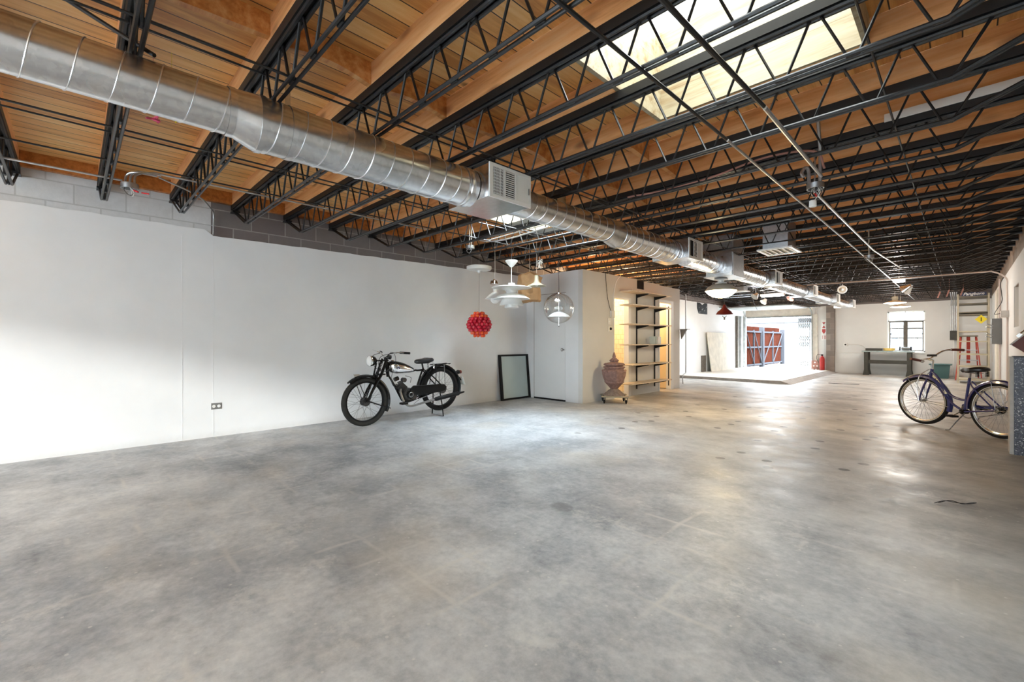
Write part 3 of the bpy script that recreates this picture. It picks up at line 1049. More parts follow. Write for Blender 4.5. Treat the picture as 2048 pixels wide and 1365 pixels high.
zs = DZ + 0.017
duct_seg(-1.6, 0.60, RSM, zs)
reducer(0.60, RSM, zs, 0.71, RBIG, DZ)
duct_seg(0.70, 2.22, RBIG)
duct_seg(2.66, 4.16, RSM + 0.003, zs)
reducer(4.16, RSM + 0.003, zs, 4.34, RBIG, DZ)
duct_seg(4.33, 5.69, RBIG)
duct_seg(6.11, 7.25, RBIG)
duct_seg(7.75, 9.52, RBIG - 0.005)
duct_seg(9.94, 12.60, RBIG - 0.007)
duct_seg(13.03, 15.40, RBIG - 0.012)
duct_seg(15.85, 18.05, RBIG - 0.02)


def collar(yc, r):
    MB().lathe([(r, yc - 0.03), (r + 0.006, yc - 0.03), (r + 0.006, yc - 0.012), (r + 0.002, yc), (r + 0.006, yc + 0.012), (r + 0.006, yc + 0.03), (r, yc + 0.03)], (DX, 0, DZ), 40, 'y', cap=False).build('collar', 'galv', duct)


for yc in (2.15, 5.63, 9.46, 12.54, 15.34):
    collar(yc, RBIG - (0.005 if yc > 9 else 0))


def register_box(y0, y1, detail):
    x0, x1, z0, z1 = -3.01, -2.50, 2.265, 2.517
    o = MB().box(x0, x1, y0, y1, z0, z1).build('register_box', 'galv_sheet', duct, bevel=0.003)
    # white grille on the +X face
    g = MB()
    t = 0.022
    yb, yc_ = y0 - 0.006, y1 + 0.006
    g.box(x1, x1 + 0.012, yb, yc_, z0 - 0.006, z0 + t).box(x1, x1 + 0.012, yb, yc_, z1 - t, z1 + 0.004)
    g.box(x1, x1 + 0.012, yb, yb + t + 0.012, z0 + t, z1 - t).box(x1, x1 + 0.012, yc_ - t, yc_, z0 + t, z1 - t)
    gr = g.build('grille_frame', 'register', o)
    MB().box(x1 + 0.0005, x1 + 0.003, yb + t, yc_ - t, z0 + t, z1 - t).build('grille_back', 'hole', o)
    L = (yc_ - t) - (yb + t + 0.012)
    ya = yb + t + 0.012
    w1, w2 = ya + L * 0.30, ya + L * 0.33
    w3, w4 = ya + L * 0.60, ya + L * 0.64
    if detail:
        nv = 8
        for k in range(nv):
            yy = ya + (w1 - ya) * (k + 0.5) / nv
            MB().box(x1 + 0.004, x1 + 0.010, yy - 0.0018, yy + 0.0018, z0 + t, z1 - t).build('fin', 'register', gr)
        for k in range(9):
            zz = z0 + t + (z1 - z0 - 2 * t) * (k + 0.5) / 9
            MB().box(x1 + 0.003, x1 + 0.006, ya, w1, zz - 0.002, zz + 0.002).build('fin', 'register', gr)
        for k in range(13):
            zz = z0 + t + (z1 - z0 - 2 * t) * (k + 0.5) / 13
            MB().box(x1 + 0.003, x1 + 0.010, w2 + 0.004, w3, zz - 0.0025, zz + 0.0035).build('fin', 'register', gr)
        for k in range(12):
            yy = w4 + (yc_ - t - w4) * (k + 0.5) / 12
            MB().box(x1 + 0.007, x1 + 0.0105, yy - 0.0022, yy + 0.0022, z0 + t, z1 - t).build('fin', 'register', gr)
        MB().bar((x1 + 0.018, yc_ - 0.03, 2.36), (x1 + 0.018, yc_ - 0.03, 2.41), 0.006, 0.008).build('lever', 'steel', gr)
    else:
        m_ = MB()
        for k in range(12):
            zz = z0 + t + (z1 - z0 - 2 * t) * (k + 0.5) / 12
            m_.box(x1 + 0.003, x1 + 0.010, w2, w3, zz - 0.003, zz + 0.003)
        m_.build('louvre', 'register', gr)
    MB().box(x1 + 0.004, x1 + 0.011, w1, w2 + 0.003, z0 + t, z1 - t).box(x1 + 0.004, x1 + 0.011, w3, w4, z0 + t, z1 - t).build('grille_post', 'register', gr)
    MB().box(x1 + 0.003, x1 + 0.0075, w4, yc_ - t, z0 + t, z1 - t).build('closed_damper', 'register', gr)


register_box(2.225, 2.665, True)
for a, b_ in ((5.69, 6.11), (9.52, 9.94), (12.60, 13.03), (15.40, 15.85), (18.05, 18.5)):
    register_box(a, b_, False)
# supply riser and plenum
pl = MB().box(-2.90, -2.50, 7.25, 7.76, 2.20, 2.505).build('plenum', 'galv', duct, bevel=0.003)
MB().box(-2.93, -2.47, 7.22, 7.79, 2.188, 2.20).build('flange', 'galv', pl)
MB().box(-2.86, -2.52, 7.27, 7.74, 2.50, 2.84).build('riser', 'galv_dark', duct)
MB().box(-2.515, -2.49, 7.27, 7.74, 2.2, 2.84).build('riser_panel', 'galv_dark', duct)
MB().box(-3.35, -2.88, 7.3, 7.7, 2.56, 2.75).build('side_branch', 'galv_dark', duct)
# hanger straps
for yy in (0.88, 4.73, 11.2):
    m = MB().lathe([(RBIG + 0.002, yy - 0.014), (RBIG + 0.004, yy - 0.014), (RBIG + 0.004, yy + 0.014), (RBIG + 0.002, yy + 0.014)], (DX, 0, DZ), 40, 'y', cap=False)
    m.box(DX - 0.002, DX + 0.002, yy - 0.014, yy + 0.014, DZ + RBIG, 2.85)
    m.build('hanger_strap', 'galv', duct)
# ceiling diffuser right of the duct
df = thing('ceiling_diffuser', (-1.82, 7.09, 2.43), 'square white ceiling diffuser on a grey sheet-metal drop beside the duct', 'vent')
f = MB()
x0, x1, y0, y1, z = -2.03, -1.60, 6.83, 7.36, 2.43
f.box(x0, x1, y0, y0 + 0.04, z, z + 0.02).box(x0, x1, y1 - 0.04, y1, z, z + 0.02).box(x0, x0 + 0.04, y0 + 0.04, y1 - 0.04, z, z + 0.02).box(x1 - 0.04, x1, y0 + 0.04, y1 - 0.04, z, z + 0.02)
f.build('diffuser_frame', 'white', df)
for k in range(5):
    xx = x0 + 0.07 + k * (x1 - x0 - 0.14) / 4
    MB().bar((xx, y0 + 0.04, z + 0.01), (xx, y1 - 0.04, z + 0.01), 0.045, 0.006, (0.4, 0, 1)).build('blade', 'white', df)
MB().box(x0 + 0.041, x1 - 0.041, y0 + 0.041, y1 - 0.041, z + 0.021, z + 0.025).build('back_plate', 'white', df)
MB().box(x0 + 0.06, x1 - 0.06, y0 + 0.06, y1 - 0.06, z + 0.026, 2.84).build('drop_duct', 'galv_dark', df)
df2 = thing('ceiling_diffuser', (-4.0, 12.3, 2.42), 'small white ceiling diffuser left of the duct near the garage bay', 'vent')
MB().box(-4.25, -3.8, 11.9, 12.3, 2.43, 2.45).build('diffuser_frame', 'white', df2)
MB().box(-4.2, -3.85, 11.95, 12.25, 2.45, 2.84).build('drop_duct', 'galv_dark', df2)
#@@PART2
# ------------------------------------------------------------------ wheels shared by both cycles
def make_wheel(parent, centre, R, tr, n_sp, tyre, rim, hub, rz=0.0, hub_r=0.022, hub_w=0.05, spoke_mat='steel', white_band=None):
    """tyre in the local XZ plane, axle along local Y"""
    w = MB().ring((0, 0, 0), R - tr, tr, 'y', 56, 12).build('wheel', tyre, parent, local=True)
    w.location = centre
    w.rotation_euler = (0, 0, rz)
    MB().lathe([(R - 2.0 * tr, -0.017), (R - 2.0 * tr, 0.017), (R - 2.0 * tr - 0.012, 0.012), (R - 2.0 * tr - 0.012, -0.012), (R - 2.0 * tr, -0.017)], (0, 0, 0), 56, 'y', cap=False).build('rim', rim, w, local=True)
    if white_band:
        for s in (-1, 1):
            MB().ring((0, s * tr * 0.62, 0), R - 1.62 * tr, 0.006, 'y', 56, 6).build('rim_band', white_band, w, local=True)
    MB().lathe([(0.008, -hub_w - 0.02), (0.008, -hub_w), (hub_r, -hub_w + 0.004), (hub_r, -hub_w + 0.010), (hub_r * 0.6, -hub_w + 0.014), (hub_r * 0.6, hub_w - 0.014), (hub_r, hub_w - 0.010), (hub_r, hub_w - 0.004), (0.008, hub_w), (0.008, hub_w + 0.02)], (0, 0, 0), 24, 'y').build('hub', hub, w, local=True)
    sp0 = None
    ri = R - 2.0 * tr - 0.006
    for k in range(n_sp):
        a = 2 * PI * k / n_sp
        s = 1 if k % 2 else -1
        d = 1 if (k // 2) % 2 else -1
        if k < 4:
            ah = a + d * 1.1
            # spoke defined for its own angle
            m = MB().tube([(hub_r * 0.9 * math.cos(d * 1.1), s * (hub_w - 0.012), hub_r * 0.9 * math.sin(d * 1.1)), (ri, 0, 0)], 0.0016, 4)
            o = m.build('spoke', spoke_mat, w, local=True)
            if k == 0:
                sp0 = []
            sp0.append(o)
        else:
            o = sp0[k % 4].copy()
            COL.objects.link(o)
            o.parent = w
        o.rotation_euler = (0, -a, 0)
    return w


def fender(parent, c, R, a0, a1, w, name, mat, depth=0.02, M4=None, n=26, axis='y'):
    """curved mudguard: arc in the x-z plane about c, cross-section bowed outwards"""
    vs, fs = [], []
    sec = [(-w / 2, -depth), (-w * 0.42, -depth * 0.3), (-w * 0.2, 0.0), (0, depth * 0.15), (w * 0.2, 0.0), (w * 0.42, -depth * 0.3), (w / 2, -depth)]
    sec = sec + [(s * 0.93, h - 0.003) for s, h in reversed(sec)]
    m = len(sec)
    for i in range(n + 1):
        a = a0 + (a1 - a0) * i / n
        for s, h in sec:
            r = R + h
            vs.append((c[0] + r * math.cos(a), c[1] + s, c[2] + r * math.sin(a)))
    for i in range(n):
        for k in range(m):
            l = (k + 1) % m
            fs.append((i * m + k, i * m + l, (i + 1) * m + l, (i + 1) * m + k))
    fs += [tuple(range(m)), tuple(n * m + k for k in range(m))]
    mb = MB().add(vs, fs)
    if M4 is not None:
        mb.xf(M4)
    return mb.build(name, mat, parent, local=True)


# ------------------------------------------------------------------ motorcycle (local x = forward, root turned so forward is -Y)
MX, MYR = -5.77, 4.10
moto = thing('motorcycle', (MX, MYR, 0), 'small vintage black motorcycle with chrome tank parked on its stand along the white wall', 'motorcycle', rz=-PI / 2)


def q(y, z, x=0.0):
    """measured world (Y, Z, sideways +X) -> motorcycle frame"""
    return (MYR - y, x, z)


def mt(pts, r, name, mat, n=8, parent=None, sm=0):
    if sm:
        pts = smoothpts(pts, sm)
    return MB().tube(pts, r, n).build(name, mat, parent or moto, local=True)


FW = q(2.85, 0.333)
RWc = q(4.10, 0.425)
make_wheel(moto, FW, 0.335, 0.032, 36, 'rubber', 'matt_black', 'engine', hub_r=0.058, hub_w=0.045, spoke_mat='panel_grey')
make_wheel(moto, RWc, 0.345, 0.034, 36, 'rubber_dark', 'matt_black', 'engine', hub_r=0.07, hub_w=0.055, spoke_mat='panel_grey')
fender(moto, FW, 0.372, 0.86, 3.62, 0.10, 'front_mudguard', 'black', 0.03)
tipg = FW
MB().prism([(FW[0] + 0.08, FW[2] + 0.385), (FW[0] + 0.17, FW[2] + 0.385), (FW[0] + 0.15, FW[2] + 0.35), (FW[0] + 0.08, FW[2] + 0.37)], 'y', -0.004, 0.004).build('mudguard_blade', 'chrome', moto, local=True)
fender(moto, RWc, 0.385, -0.32, 3.45, 0.12, 'rear_mudguard', 'black', 0.03)
for s in (-1, 1):
    mt([(FW[0] + 0.01, s * 0.065, FW[2] + 0.02), (FW[0] + 0.13, s * 0.052, FW[2] + 0.33)], 0.005, 'mudguard_stay', 'matt_black')
    mt([(FW[0] - 0.02, s * 0.065, FW[2] + 0.01), (FW[0] - 0.36, s * 0.052, FW[2] - 0.12)], 0.006, 'mudguard_stay', 'matt_black')
    mt([q(2.845, 0.335, s * 0.075), q(2.93, 0.50, s * 0.075), q(3.06, 0.70, s * 0.065), q(3.145, 0.915, s * 0.06)], [0.014, 0.020, 0.022, 0.018], 'fork_blade', 'black', 10)
    mt([q(2.89, 0.36, s * 0.06), q(2.99, 0.62, s * 0.055), q(3.045, 0.86, s * 0.05)], [0.008, 0.012, 0.012], 'fork_link', 'black', 8)
mt([q(3.20, 0.66), q(3.16, 0.93)], 0.024, 'steering_head', 'black', 12)
MB().box(*(lambda a: (a[0] - 0.05, a[0] + 0.06, -0.075, 0.075, 0.69, 0.71))(q(3.07, 0))).build('fork_crown', 'black', moto, local=True)
MB().box(*(lambda a: (a[0] - 0.05, a[0] + 0.08, -0.07, 0.07, 0.885, 0.902))(q(3.12, 0))).build('fork_crown', 'black', moto, local=True)
sp = []
for k in range(60):
    a = k / 60 * 7 * 2 * PI
    p = Vector(q(3.05 + 0.045 * k / 60, 0.735 + 0.135 * k / 60))
    sp.append((p.x + 0.024 * math.cos(a), 0.024 * math.sin(a), p.z))
mt(sp, 0.0048, 'fork_spring', 'chrome', 6)
# headlight
hl = q(2.945, 0.893)
M_ = [(0.002, -0.075), (0.03, -0.07), (0.058, -0.045), (0.074, 0.0), (0.077, 0.02)]
lamp = MB().lathe(M_, hl, 24, 'x').build('headlamp', 'black', moto, local=True)
MB().lathe([(0.079, 0.015), (0.081, 0.025), (0.078, 0.035), (0.072, 0.036)], hl, 24, 'x', cap=False).build('headlamp_rim', 'chrome', lamp, local=True)
MB().lathe([(0.073, 0.030), (0.06, 0.045), (0.03, 0.055), (0.001, 0.058)], hl, 24, 'x').build('headlamp_lens', 'white', lamp, local=True)
mt([(hl[0] - 0.02, s_ * 0.05, hl[2]) for s_ in (-1.3, 1.3)], 0.01, 'headlamp_bracket', 'black')
# handlebar
mt([q(3.30, 1.00, 0.39), q(3.20, 1.01, 0.26), q(3.16, 1.0, 0.14), q(3.15, 0.95, 0.05), q(3.15, 0.94, 0), q(3.15, 0.95, -0.05), q(3.16, 1.0, -0.14), q(3.20, 1.01, -0.26), q(3.30, 1.00, -0.39)], 0.010, 'handlebar', 'chrome', 8, sm=5)
for s in (-1, 1):
    mt([q(3.225, 1.008, s * 0.28), q(3.31, 1.0, s * 0.40)], 0.0165, 'grip', 'rubber_dark', 12)
    mt([q(3.17, 0.995, s * 0.16), q(3.13, 1.02, s * 0.20), q(3.14, 1.04 if s < 0 else 1.0, s * 0.34)], 0.005, 'brake_lever', 'chrome', 6, sm=4)
mt([q(3.20, 0.94), q(3.24, 0.935)], 0.032, 'speedometer', 'black', 14)
for a_, b_ in ((0.06, 0.10), (-0.06, 0.05)):
    mt([q(3.19, 1.0, a_ * 3), q(3.02, 0.95, a_ * 2), q(3.03, 0.80, a_), q(3.12, 0.74, b_), q(3.22, 0.80, b_)], 0.0042, 'control_cable', 'wire_black', 5, sm=6)
mt([q(3.19, 0.99, 0.2), q(3.25, 0.87, 0.12), q(3.22, 0.62, 0.05), q(3.28, 0.50, 0.06), q(3.40, 0.50, 0.05)], 0.0035, 'control_cable', 'wire_black', 5, sm=6)
# tank
vs, fs, n = [], [], 20
rows = [(3.195, 0.80, 0.012, 0.02), (3.205, 0.80, 0.06, 0.06), (3.24, 0.795, 0.095, 0.085), (3.32, 0.785, 0.108, 0.09), (3.42, 0.772, 0.10, 0.078), (3.52, 0.752, 0.078, 0.056), (3.60, 0.735, 0.045, 0.03), (3.645, 0.725, 0.012, 0.01)]
for yy, zz, hw, hh in rows:
    for k in range(n):
        a = 2 * PI * k / n
        cx_, cz_ = math.cos(a), math.sin(a)
        vs.append((MYR - yy, hw * math.copysign(abs(cx_) ** 0.8, cx_), zz + hh * math.copysign(abs(cz_) ** 0.8, cz_)))
for i in range(len(rows) - 1):
    for k in range(n):
        l = (k + 1) % n
        fs.append((i * n + k, i * n + l, (i + 1) * n + l, (i + 1) * n + k))
fs += [tuple(range(n)), tuple((len(rows) - 1) * n + k for k in range(n))]
tank = MB().add(vs, fs).build('fuel_tank', 'chrome', moto, local=True)
vs2, fs2 = [], []
for yy, zz, hw, hh in rows[1:-1]:
    for k in range(9):
        a = PI * (0.14 + 0.72 * k / 8)
        cx_, cz_ = math.cos(a), math.sin(a)
        vs2.append((MYR - yy, (hw + 0.003) * math.copysign(abs(cx_) ** 0.8, cx_), zz + (hh + 0.004) * abs(cz_) ** 0.8))
for i in range(len(rows) - 3):
    for k in range(8):
        fs2.append((i * 9 + k, i * 9 + k + 1, (i + 1) * 9 + k + 1, (i + 1) * 9 + k))
MB().add(vs2, fs2).build('tank_top_panel', 'black', tank, local=True)
for s in (-1, 1):
    c_ = q(3.30, 0.785, s * 0.108)
    MB().lathe([(0.001, -0.002), (0.026, -0.002), (0.026, 0.004), (0.001, 0.005)], c_, 18, 'y').build('badge', 'sign_navy', tank, local=True)
    MB().ring((c_[0], c_[1] + s * 0.004, c_[2]), 0.026, 0.003, 'y', 20, 6).build('badge_ring', 'chrome', tank, local=True)
    MB().ring((c_[0], c_[1] + s * 0.005, c_[2]), 0.011, 0.002, 'y', 14, 5).build('badge_ring', 'chrome', tank, local=True)
MB().lathe([(0.022, 0.0), (0.024, 0.012), (0.018, 0.02), (0.002, 0.022)], q(3.27, 0.874), 16, 'z').build('filler_cap', 'chrome', tank, local=True)
# frame
mt([q(3.19, 0.70), q(3.28, 0.56), q(3.39, 0.36), q(3.44, 0.29), q(3.52, 0.27), q(3.66, 0.30)], 0.015, 'down_tube', 'black', 10, sm=4)
mt([q(3.18, 0.86), q(3.62, 0.735), q(3.80, 0.735)], 0.014, 'top_tube', 'black', 10, sm=4)
mt([q(3.79, 0.76), q(3.72, 0.60), q(3.64, 0.36), q(3.66, 0.29)], 0.014, 'seat_tube', 'black', 10, sm=3)
for s in (-1, 1):
    mt([q(3.79, 0.73, s * 0.03), q(3.90, 0.64, s * 0.07), q(4.08, 0.47, s * 0.085)], 0.010, 'rear_stay', 'black', 8, sm=3)
    mt([q(3.66, 0.31, s * 0.05), q(4.10, 0.425, s * 0.085)], 0.010, 'chain_stay', 'black', 8)
    mt([q(4.14, 0.43, s * 0.08), q(4.135, 0.62, s * 0.075), q(4.135, 0.80, s * 0.06)], 0.006, 'rack_strut', 'steel', 6)
    mt([q(3.96, 0.50, s * 0.08), q(3.985, 0.78, s * 0.065)], 0.006, 'rack_strut', 'matt_black', 6)
    mt([q(4.03, 0.40, s * 0.09), q(4.05, 0.20, s * 0.12), q(4.055, 0.008, s * 0.15)], 0.009, 'stand_leg', 'black', 8)
mt([q(4.055, 0.012, -0.15), q(4.055, 0.012, 0.15)], 0.008, 'stand_foot', 'steel', 8)
mt([q(4.052, 0.15, -0.125), q(4.052, 0.15, 0.125)], 0.007, 'stand_bar', 'black', 8)
# engine
eng = MB().lathe([(0.02, -0.085), (0.085, -0.08), (0.098, -0.05), (0.10, 0.05), (0.085, 0.085), (0.04, 0.095), (0.001, 0.096)], q(3.50, 0.385), 24, 'y').build('engine_case', 'engine', moto, local=True)
MB().lathe([(0.05, 0.0), (0.06, 0.0), (0.06, 0.02), (0.03, 0.03), (0.001, 0.03)], q(3.505, 0.385, 0.09), 20, 'y').build('engine_cover', 'black', eng, local=True)
MB().ring(q(3.505, 0.385, 0.118), 0.034, 0.006, 'y', 20, 6).build('cover_ring', 'steel', eng, local=True)
MB().lathe([(0.05, -0.04), (0.062, -0.03), (0.062, 0.03), (0.05, 0.045)], q(3.58, 0.36, 0.04), 18, 'y').build('gearbox', 'engine', eng, local=True)
cyl = MB()
cdir = Vector((math.sin(0.85), 0, math.cos(0.85)))
base = Vector(q(3.47, 0.44))
for k in range(9):
    c = base + cdir * (0.022 + 0.0155 * k)
    cyl.tube([c - cdir * 0.0035, c + cdir * 0.0035], 0.068 - (0.004 * (k == 8)), 18)
cyl.tube([base, base + cdir * 0.16], 0.042, 16)
cyl.build('cylinder', 'engine', moto, local=True)
mt([base + cdir * 0.15, base + cdir * 0.205], 0.008, 'spark_plug', 'white_matt', 8)
MB().lathe([(0.03, -0.03), (0.034, -0.03), (0.034, 0.03), (0.03, 0.03)], q(3.44, 0.60, 0.02), 16, 'y').build('carburettor', 'engine', moto, local=True)
mt([q(3.30, 0.61), q(3.36, 0.63)], 0.03, 'horn', 'black', 14)
mt([q(3.46, 0.66, 0.03), q(3.52, 0.64, 0.04), q(3.56, 0.62, 0.03), q(3.55, 0.55, 0.02)], 0.004, 'fuel_hose', 'wire_black', 6, sm=4)
# chain guard
MB().prism([(MYR - y_, z_) for y_, z_ in ((3.52, 0.40), (3.50, 0.47), (3.56, 0.515), (3.98, 0.505), (4.10, 0.50), (4.15, 0.46), (4.12, 0.40), (4.02, 0.385), (3.66, 0.36))], 'y', 0.082, 0.112).build('chain_guard', 'black', moto, local=True, bevel=0.006)
MB().lathe([(0.05, 0.0), (0.072, 0.004), (0.072, 0.03), (0.03, 0.036), (0.001, 0.036)], q(4.10, 0.425, 0.045), 20, 'y').build('brake_drum', 'engine', moto, local=True)
# exhaust
mt([q(3.39, 0.50, 0.02), q(3.365, 0.44, 0.06), q(3.37, 0.36, 0.09), q(3.40, 0.28, 0.11), q(3.46, 0.228, 0.12), q(3.54, 0.222, 0.12), q(3.72, 0.25, 0.12), q(3.92, 0.28, 0.125)], 0.0165, 'exhaust_pipe', 'steel', 10, sm=4)
mt([q(3.90, 0.278, 0.125), q(3.94, 0.284, 0.125), q(4.36, 0.335, 0.125), q(4.40, 0.34, 0.125), q(4.48, 0.35, 0.125)], [0.017, 0.031, 0.033, 0.017, 0.012], 'silencer', 'matt_black', 14)
# pedals
mt([q(3.52, 0.31, 0.13), q(3.40, 0.30, 0.15), q(3.34, 0.285, 0.16)], 0.008, 'pedal_crank', 'black', 8)
MB().box(*(lambda a: (a[0] - 0.05, a[0] + 0.045, 0.15, 0.24, 0.268, 0.296))(q(3.335, 0))).build('pedal', 'rubber_dark', moto, local=True, bevel=0.006)
mt([q(3.54, 0.25, 0.135), q(3.66, 0.32, 0.13), q(3.78, 0.34, 0.11)], 0.005, 'brake_rod', 'steel', 6)
# saddle
sv, sfc, n = [], [], 20
for z_, k_ in ((0.832, 0.75), (0.85, 1.0), (0.878, 1.02), (0.897, 0.86), (0.903, 0.4)):
    for k in range(n):
        a = 2 * PI * k / n
        x_ = math.cos(a)
        wid = 0.115 if x_ < 0 else 0.115 - 0.062 * x_
        sv.append((MYR - 3.80 + 0.165 * x_ * k_, wid * math.sin(a) * k_, z_ + 0.012 * (x_ < -0.5) - 0.008 * max(0, x_)))
for i in range(4):
    for k in range(n):
        l = (k + 1) % n
        sfc.append((i * n + k, i * n + l, (i + 1) * n + l, (i + 1) * n + k))
sfc += [tuple(range(n)), tuple(4 * n + k for k in range(n))]
MB().add(sv, sfc).build('saddle', 'leather_black', moto, local=True)
mt([q(3.79, 0.73), q(3.765, 0.84)], 0.013, 'saddle_post', 'black', 8)
for s in (-1, 1):
    sp = [(MYR - 3.925 + 0.016 * math.cos(k * 0.9), s * 0.075 + 0.016 * math.sin(k * 0.9), 0.745 + 0.09 * k / 42) for k in range(43)]
    mt(sp, 0.003, 'saddle_spring', 'chrome', 5)
# rack, tail lamp, plate
rk = MB().tube([q(3.95, 0.80, -0.06), q(4.26, 0.815, -0.06), q(4.28, 0.80, 0), q(4.26, 0.815, 0.06), q(3.95, 0.80, 0.06)], 0.006, 8)
for y_ in (4.0, 4.08, 4.16, 4.24):
    rk.tube([q(y_, 0.808, -0.06), q(y_, 0.808, 0.06)], 0.004, 6)
rk.build('luggage_rack', 'black', moto, local=True)
tl = MB().lathe([(0.02, -0.035), (0.032, -0.02), (0.035, 0.01), (0.03, 0.02)], q(4.455, 0.665), 16, 'x').build('tail_lamp', 'black', moto, local=True)
MB().lathe([(0.029, -0.055), (0.029, -0.037), (0.02, -0.03)], q(4.455, 0.665), 16, 'x').build('tail_lens', 'tail_red', tl, local=True)
MB().bar(q(4.50, 0.59), q(4.555, 0.455), 0.004, 0.15, (0, 1, 0)).xf(Matrix.Identity(4)).build('number_plate', 'white_matt', moto, local=True)
MB().bar(q(4.43, 0.62), q(4.52, 0.53), 0.02, 0.008, (0, 1, 0)).build('plate_bracket', 'black', moto, local=True)

# ------------------------------------------------------------------ blue bicycle
BH = math.atan2(0.664, -0.7478)
bike = thing('bicycle', (0.317, 7.892, 0), 'vintage navy blue cruiser bicycle on its kickstand beside the terrazzo counter', 'bicycle', rz=BH)


def bt(pts, r, name, mat, n=8, parent=None, sm=0, xf=None):
    if sm:
        pts = smoothpts(pts, sm)
    m = MB().tube(pts, r, n)
    if xf is not None:
        m.xf(xf)
    return m.build(name, mat, parent or bike, local=True)


STEER = math.radians(8)
hp = Vector((0.815, 0, 0.77))
hax = (Vector((0.815, 0, 0.77)) - Vector((0.845, 0, 0.655))).normalized()
SX = Matrix.Translation(hp) @ Matrix.Rotation(STEER, 4, hax) @ Matrix.Translation(-hp)
fc = SX @ Vector((0.943, 0, 0.335))
make_wheel(bike, fc, 0.333, 0.026, 36, 'rubber_dark', 'chrome', 'steel', rz=STEER, hub_r=0.02, hub_w=0.045, white_band='white_matt')
make_wheel(bike, (0, 0, 0.335), 0.333, 0.026, 36, 'rubber_dark', 'chrome', 'steel', hub_r=0.028, hub_w=0.05, white_band='white_matt')
MB().lathe([(0.03, -0.045), (0.036, -0.04), (0.036, 0.03), (0.028, 0.045)], (0, 0, 0.335), 18, 'y').build('coaster_hub', 'matt_black', bike, local=True)
ff = fender(bike, (0.943, 0, 0.335), 0.362, 0.82, 3.46, 0.082, 'front_fender', 'blue', 0.034, M4=SX)
MB().tube([SX @ Vector((0.943 + 0.371 * math.cos(a), 0, 0.335 + 0.371 * math.sin(a))) for a in [0.80 + 2.6 * k / 24 for k in range(25)]], 0.0035, 6).build('fender_stripe', 'cream', ff, local=True)
MB().xf(Matrix.Identity(4)).add([SX @ Vector(p) for p in ((1.15, -0.03, 0.625), (1.15, 0.03, 0.625), (1.225, 0.012, 0.60), (1.225, -0.012, 0.60), (1.15, -0.03, 0.62), (1.15, 0.03, 0.62), (1.225, 0.012, 0.596), (1.225, -0.012, 0.596))],
    [(0, 1, 2, 3), (7, 6, 5, 4), (0, 4, 5, 1), (1, 5, 6, 2), (2, 6, 7, 3), (3, 7, 4, 0)]).build('fender_tip', 'chrome', ff, local=True)
rf = fender(bike, (0, 0, 0.335), 0.362, -0.10, 3.30, 0.082, 'rear_fender', 'blue', 0.034)
MB().tube([(0.371 * math.cos(a), 0, 0.335 + 0.371 * math.sin(a)) for a in [-0.05 + 3.3 * k / 26 for k in range(27)]], 0.0035, 6).build('fender_stripe', 'cream', rf, local=True)
for s in (-1, 1):
    bt([(0.945, s * 0.055, 0.335), (0.93, s * 0.056, 0.42), (0.885, s * 0.052, 0.55), (0.85, s * 0.045, 0.64)], [0.007, 0.010, 0.013, 0.013], 'fork_blade', 'blue', 8, sm=4, xf=SX)
    bt([(0.95, s * 0.066, 0.335), (0.965, s * 0.066, 0.50), (0.93, s * 0.062, 0.68), (0.855, s * 0.045, 0.755), (0.82, s * 0.02, 0.785)], 0.006, 'truss_rod', 'chrome', 6, sm=4, xf=SX)
    bt([(0.955, s * 0.062, 0.33), (1.10, s * 0.045, 0.645)], 0.004, 'fender_stay', 'steel', 6, xf=SX)
    bt([(0.935, s * 0.062, 0.33), (0.605, s * 0.042, 0.29)], 0.004, 'fender_stay', 'steel', 6, xf=SX)
    bt([(0, s * 0.062, 0.345), (0.06, s * 0.045, 0.68)], 0.0035, 'fender_stay', 'steel', 6)
    bt([(0, s * 0.062, 0.335), (-0.345, s * 0.045, 0.34)], 0.0035, 'fender_stay', 'steel', 6)
    bt([(0.325, s * 0.018, 0.655), (0.24, s * 0.045, 0.56), (0, s * 0.06, 0.335)], 0.0085, 'seat_stay', 'blue', 8, sm=3)
    bt([(0.39, s * 0.025, 0.26), (0.26, s * 0.05, 0.285), (0, s * 0.06, 0.335)], 0.0095, 'chain_stay', 'blue', 8, sm=3)
bt([(0.811, 0, 0.785), (0.845, 0, 0.655)], 0.020, 'head_tube', 'blue', 12)
bt([(0.813, 0, 0.745), (0.72, 0, 0.655), (0.615, 0, 0.50), (0.53, 0, 0.435), (0.45, 0, 0.412), (0.365, 0, 0.41)], 0.0145, 'upper_tube', 'blue', 10, sm=5)
bt([(0.838, 0, 0.685), (0.74, 0, 0.575), (0.64, 0, 0.44), (0.54, 0, 0.34), (0.40, 0, 0.26)], 0.0145, 'down_tube', 'blue', 10, sm=5)
bt([(0.40, 0, 0.25), (0.335, 0, 0.70)], 0.015, 'seat_tube', 'blue', 10)
bt([(0.34, 0, 0.66), (0.325, 0, 0.79)], 0.0125, 'seat_post', 'steel', 10)
MB().lathe([(0.03, -0.04), (0.03, 0.04)], (0.40, 0, 0.26), 16, 'y').build('bottom_bracket', 'black', bike, local=True)
# springer ornament plate between the tubes
pl_ = MB()
outer = [(0.80, 0.735), (0.72, 0.645), (0.635, 0.52), (0.60, 0.475), (0.64, 0.455), (0.72, 0.56), (0.80, 0.66)]
pl_.prism(outer, 'y', -0.006, 0.006)
tp = pl_.build('frame_ornament', 'cream', bike, local=True)
for k in range(6):
    t = k / 5
    x_ = 0.655 + 0.11 * t
    z0_ = 0.50 + 0.13 * t
    MB().bar((x_ - 0.012, 0, z0_ + 0.035), (x_ + 0.018, 0, z0_ - 0.012), 0.015, 0.007).build('slot', 'steel_black', tp, local=True)
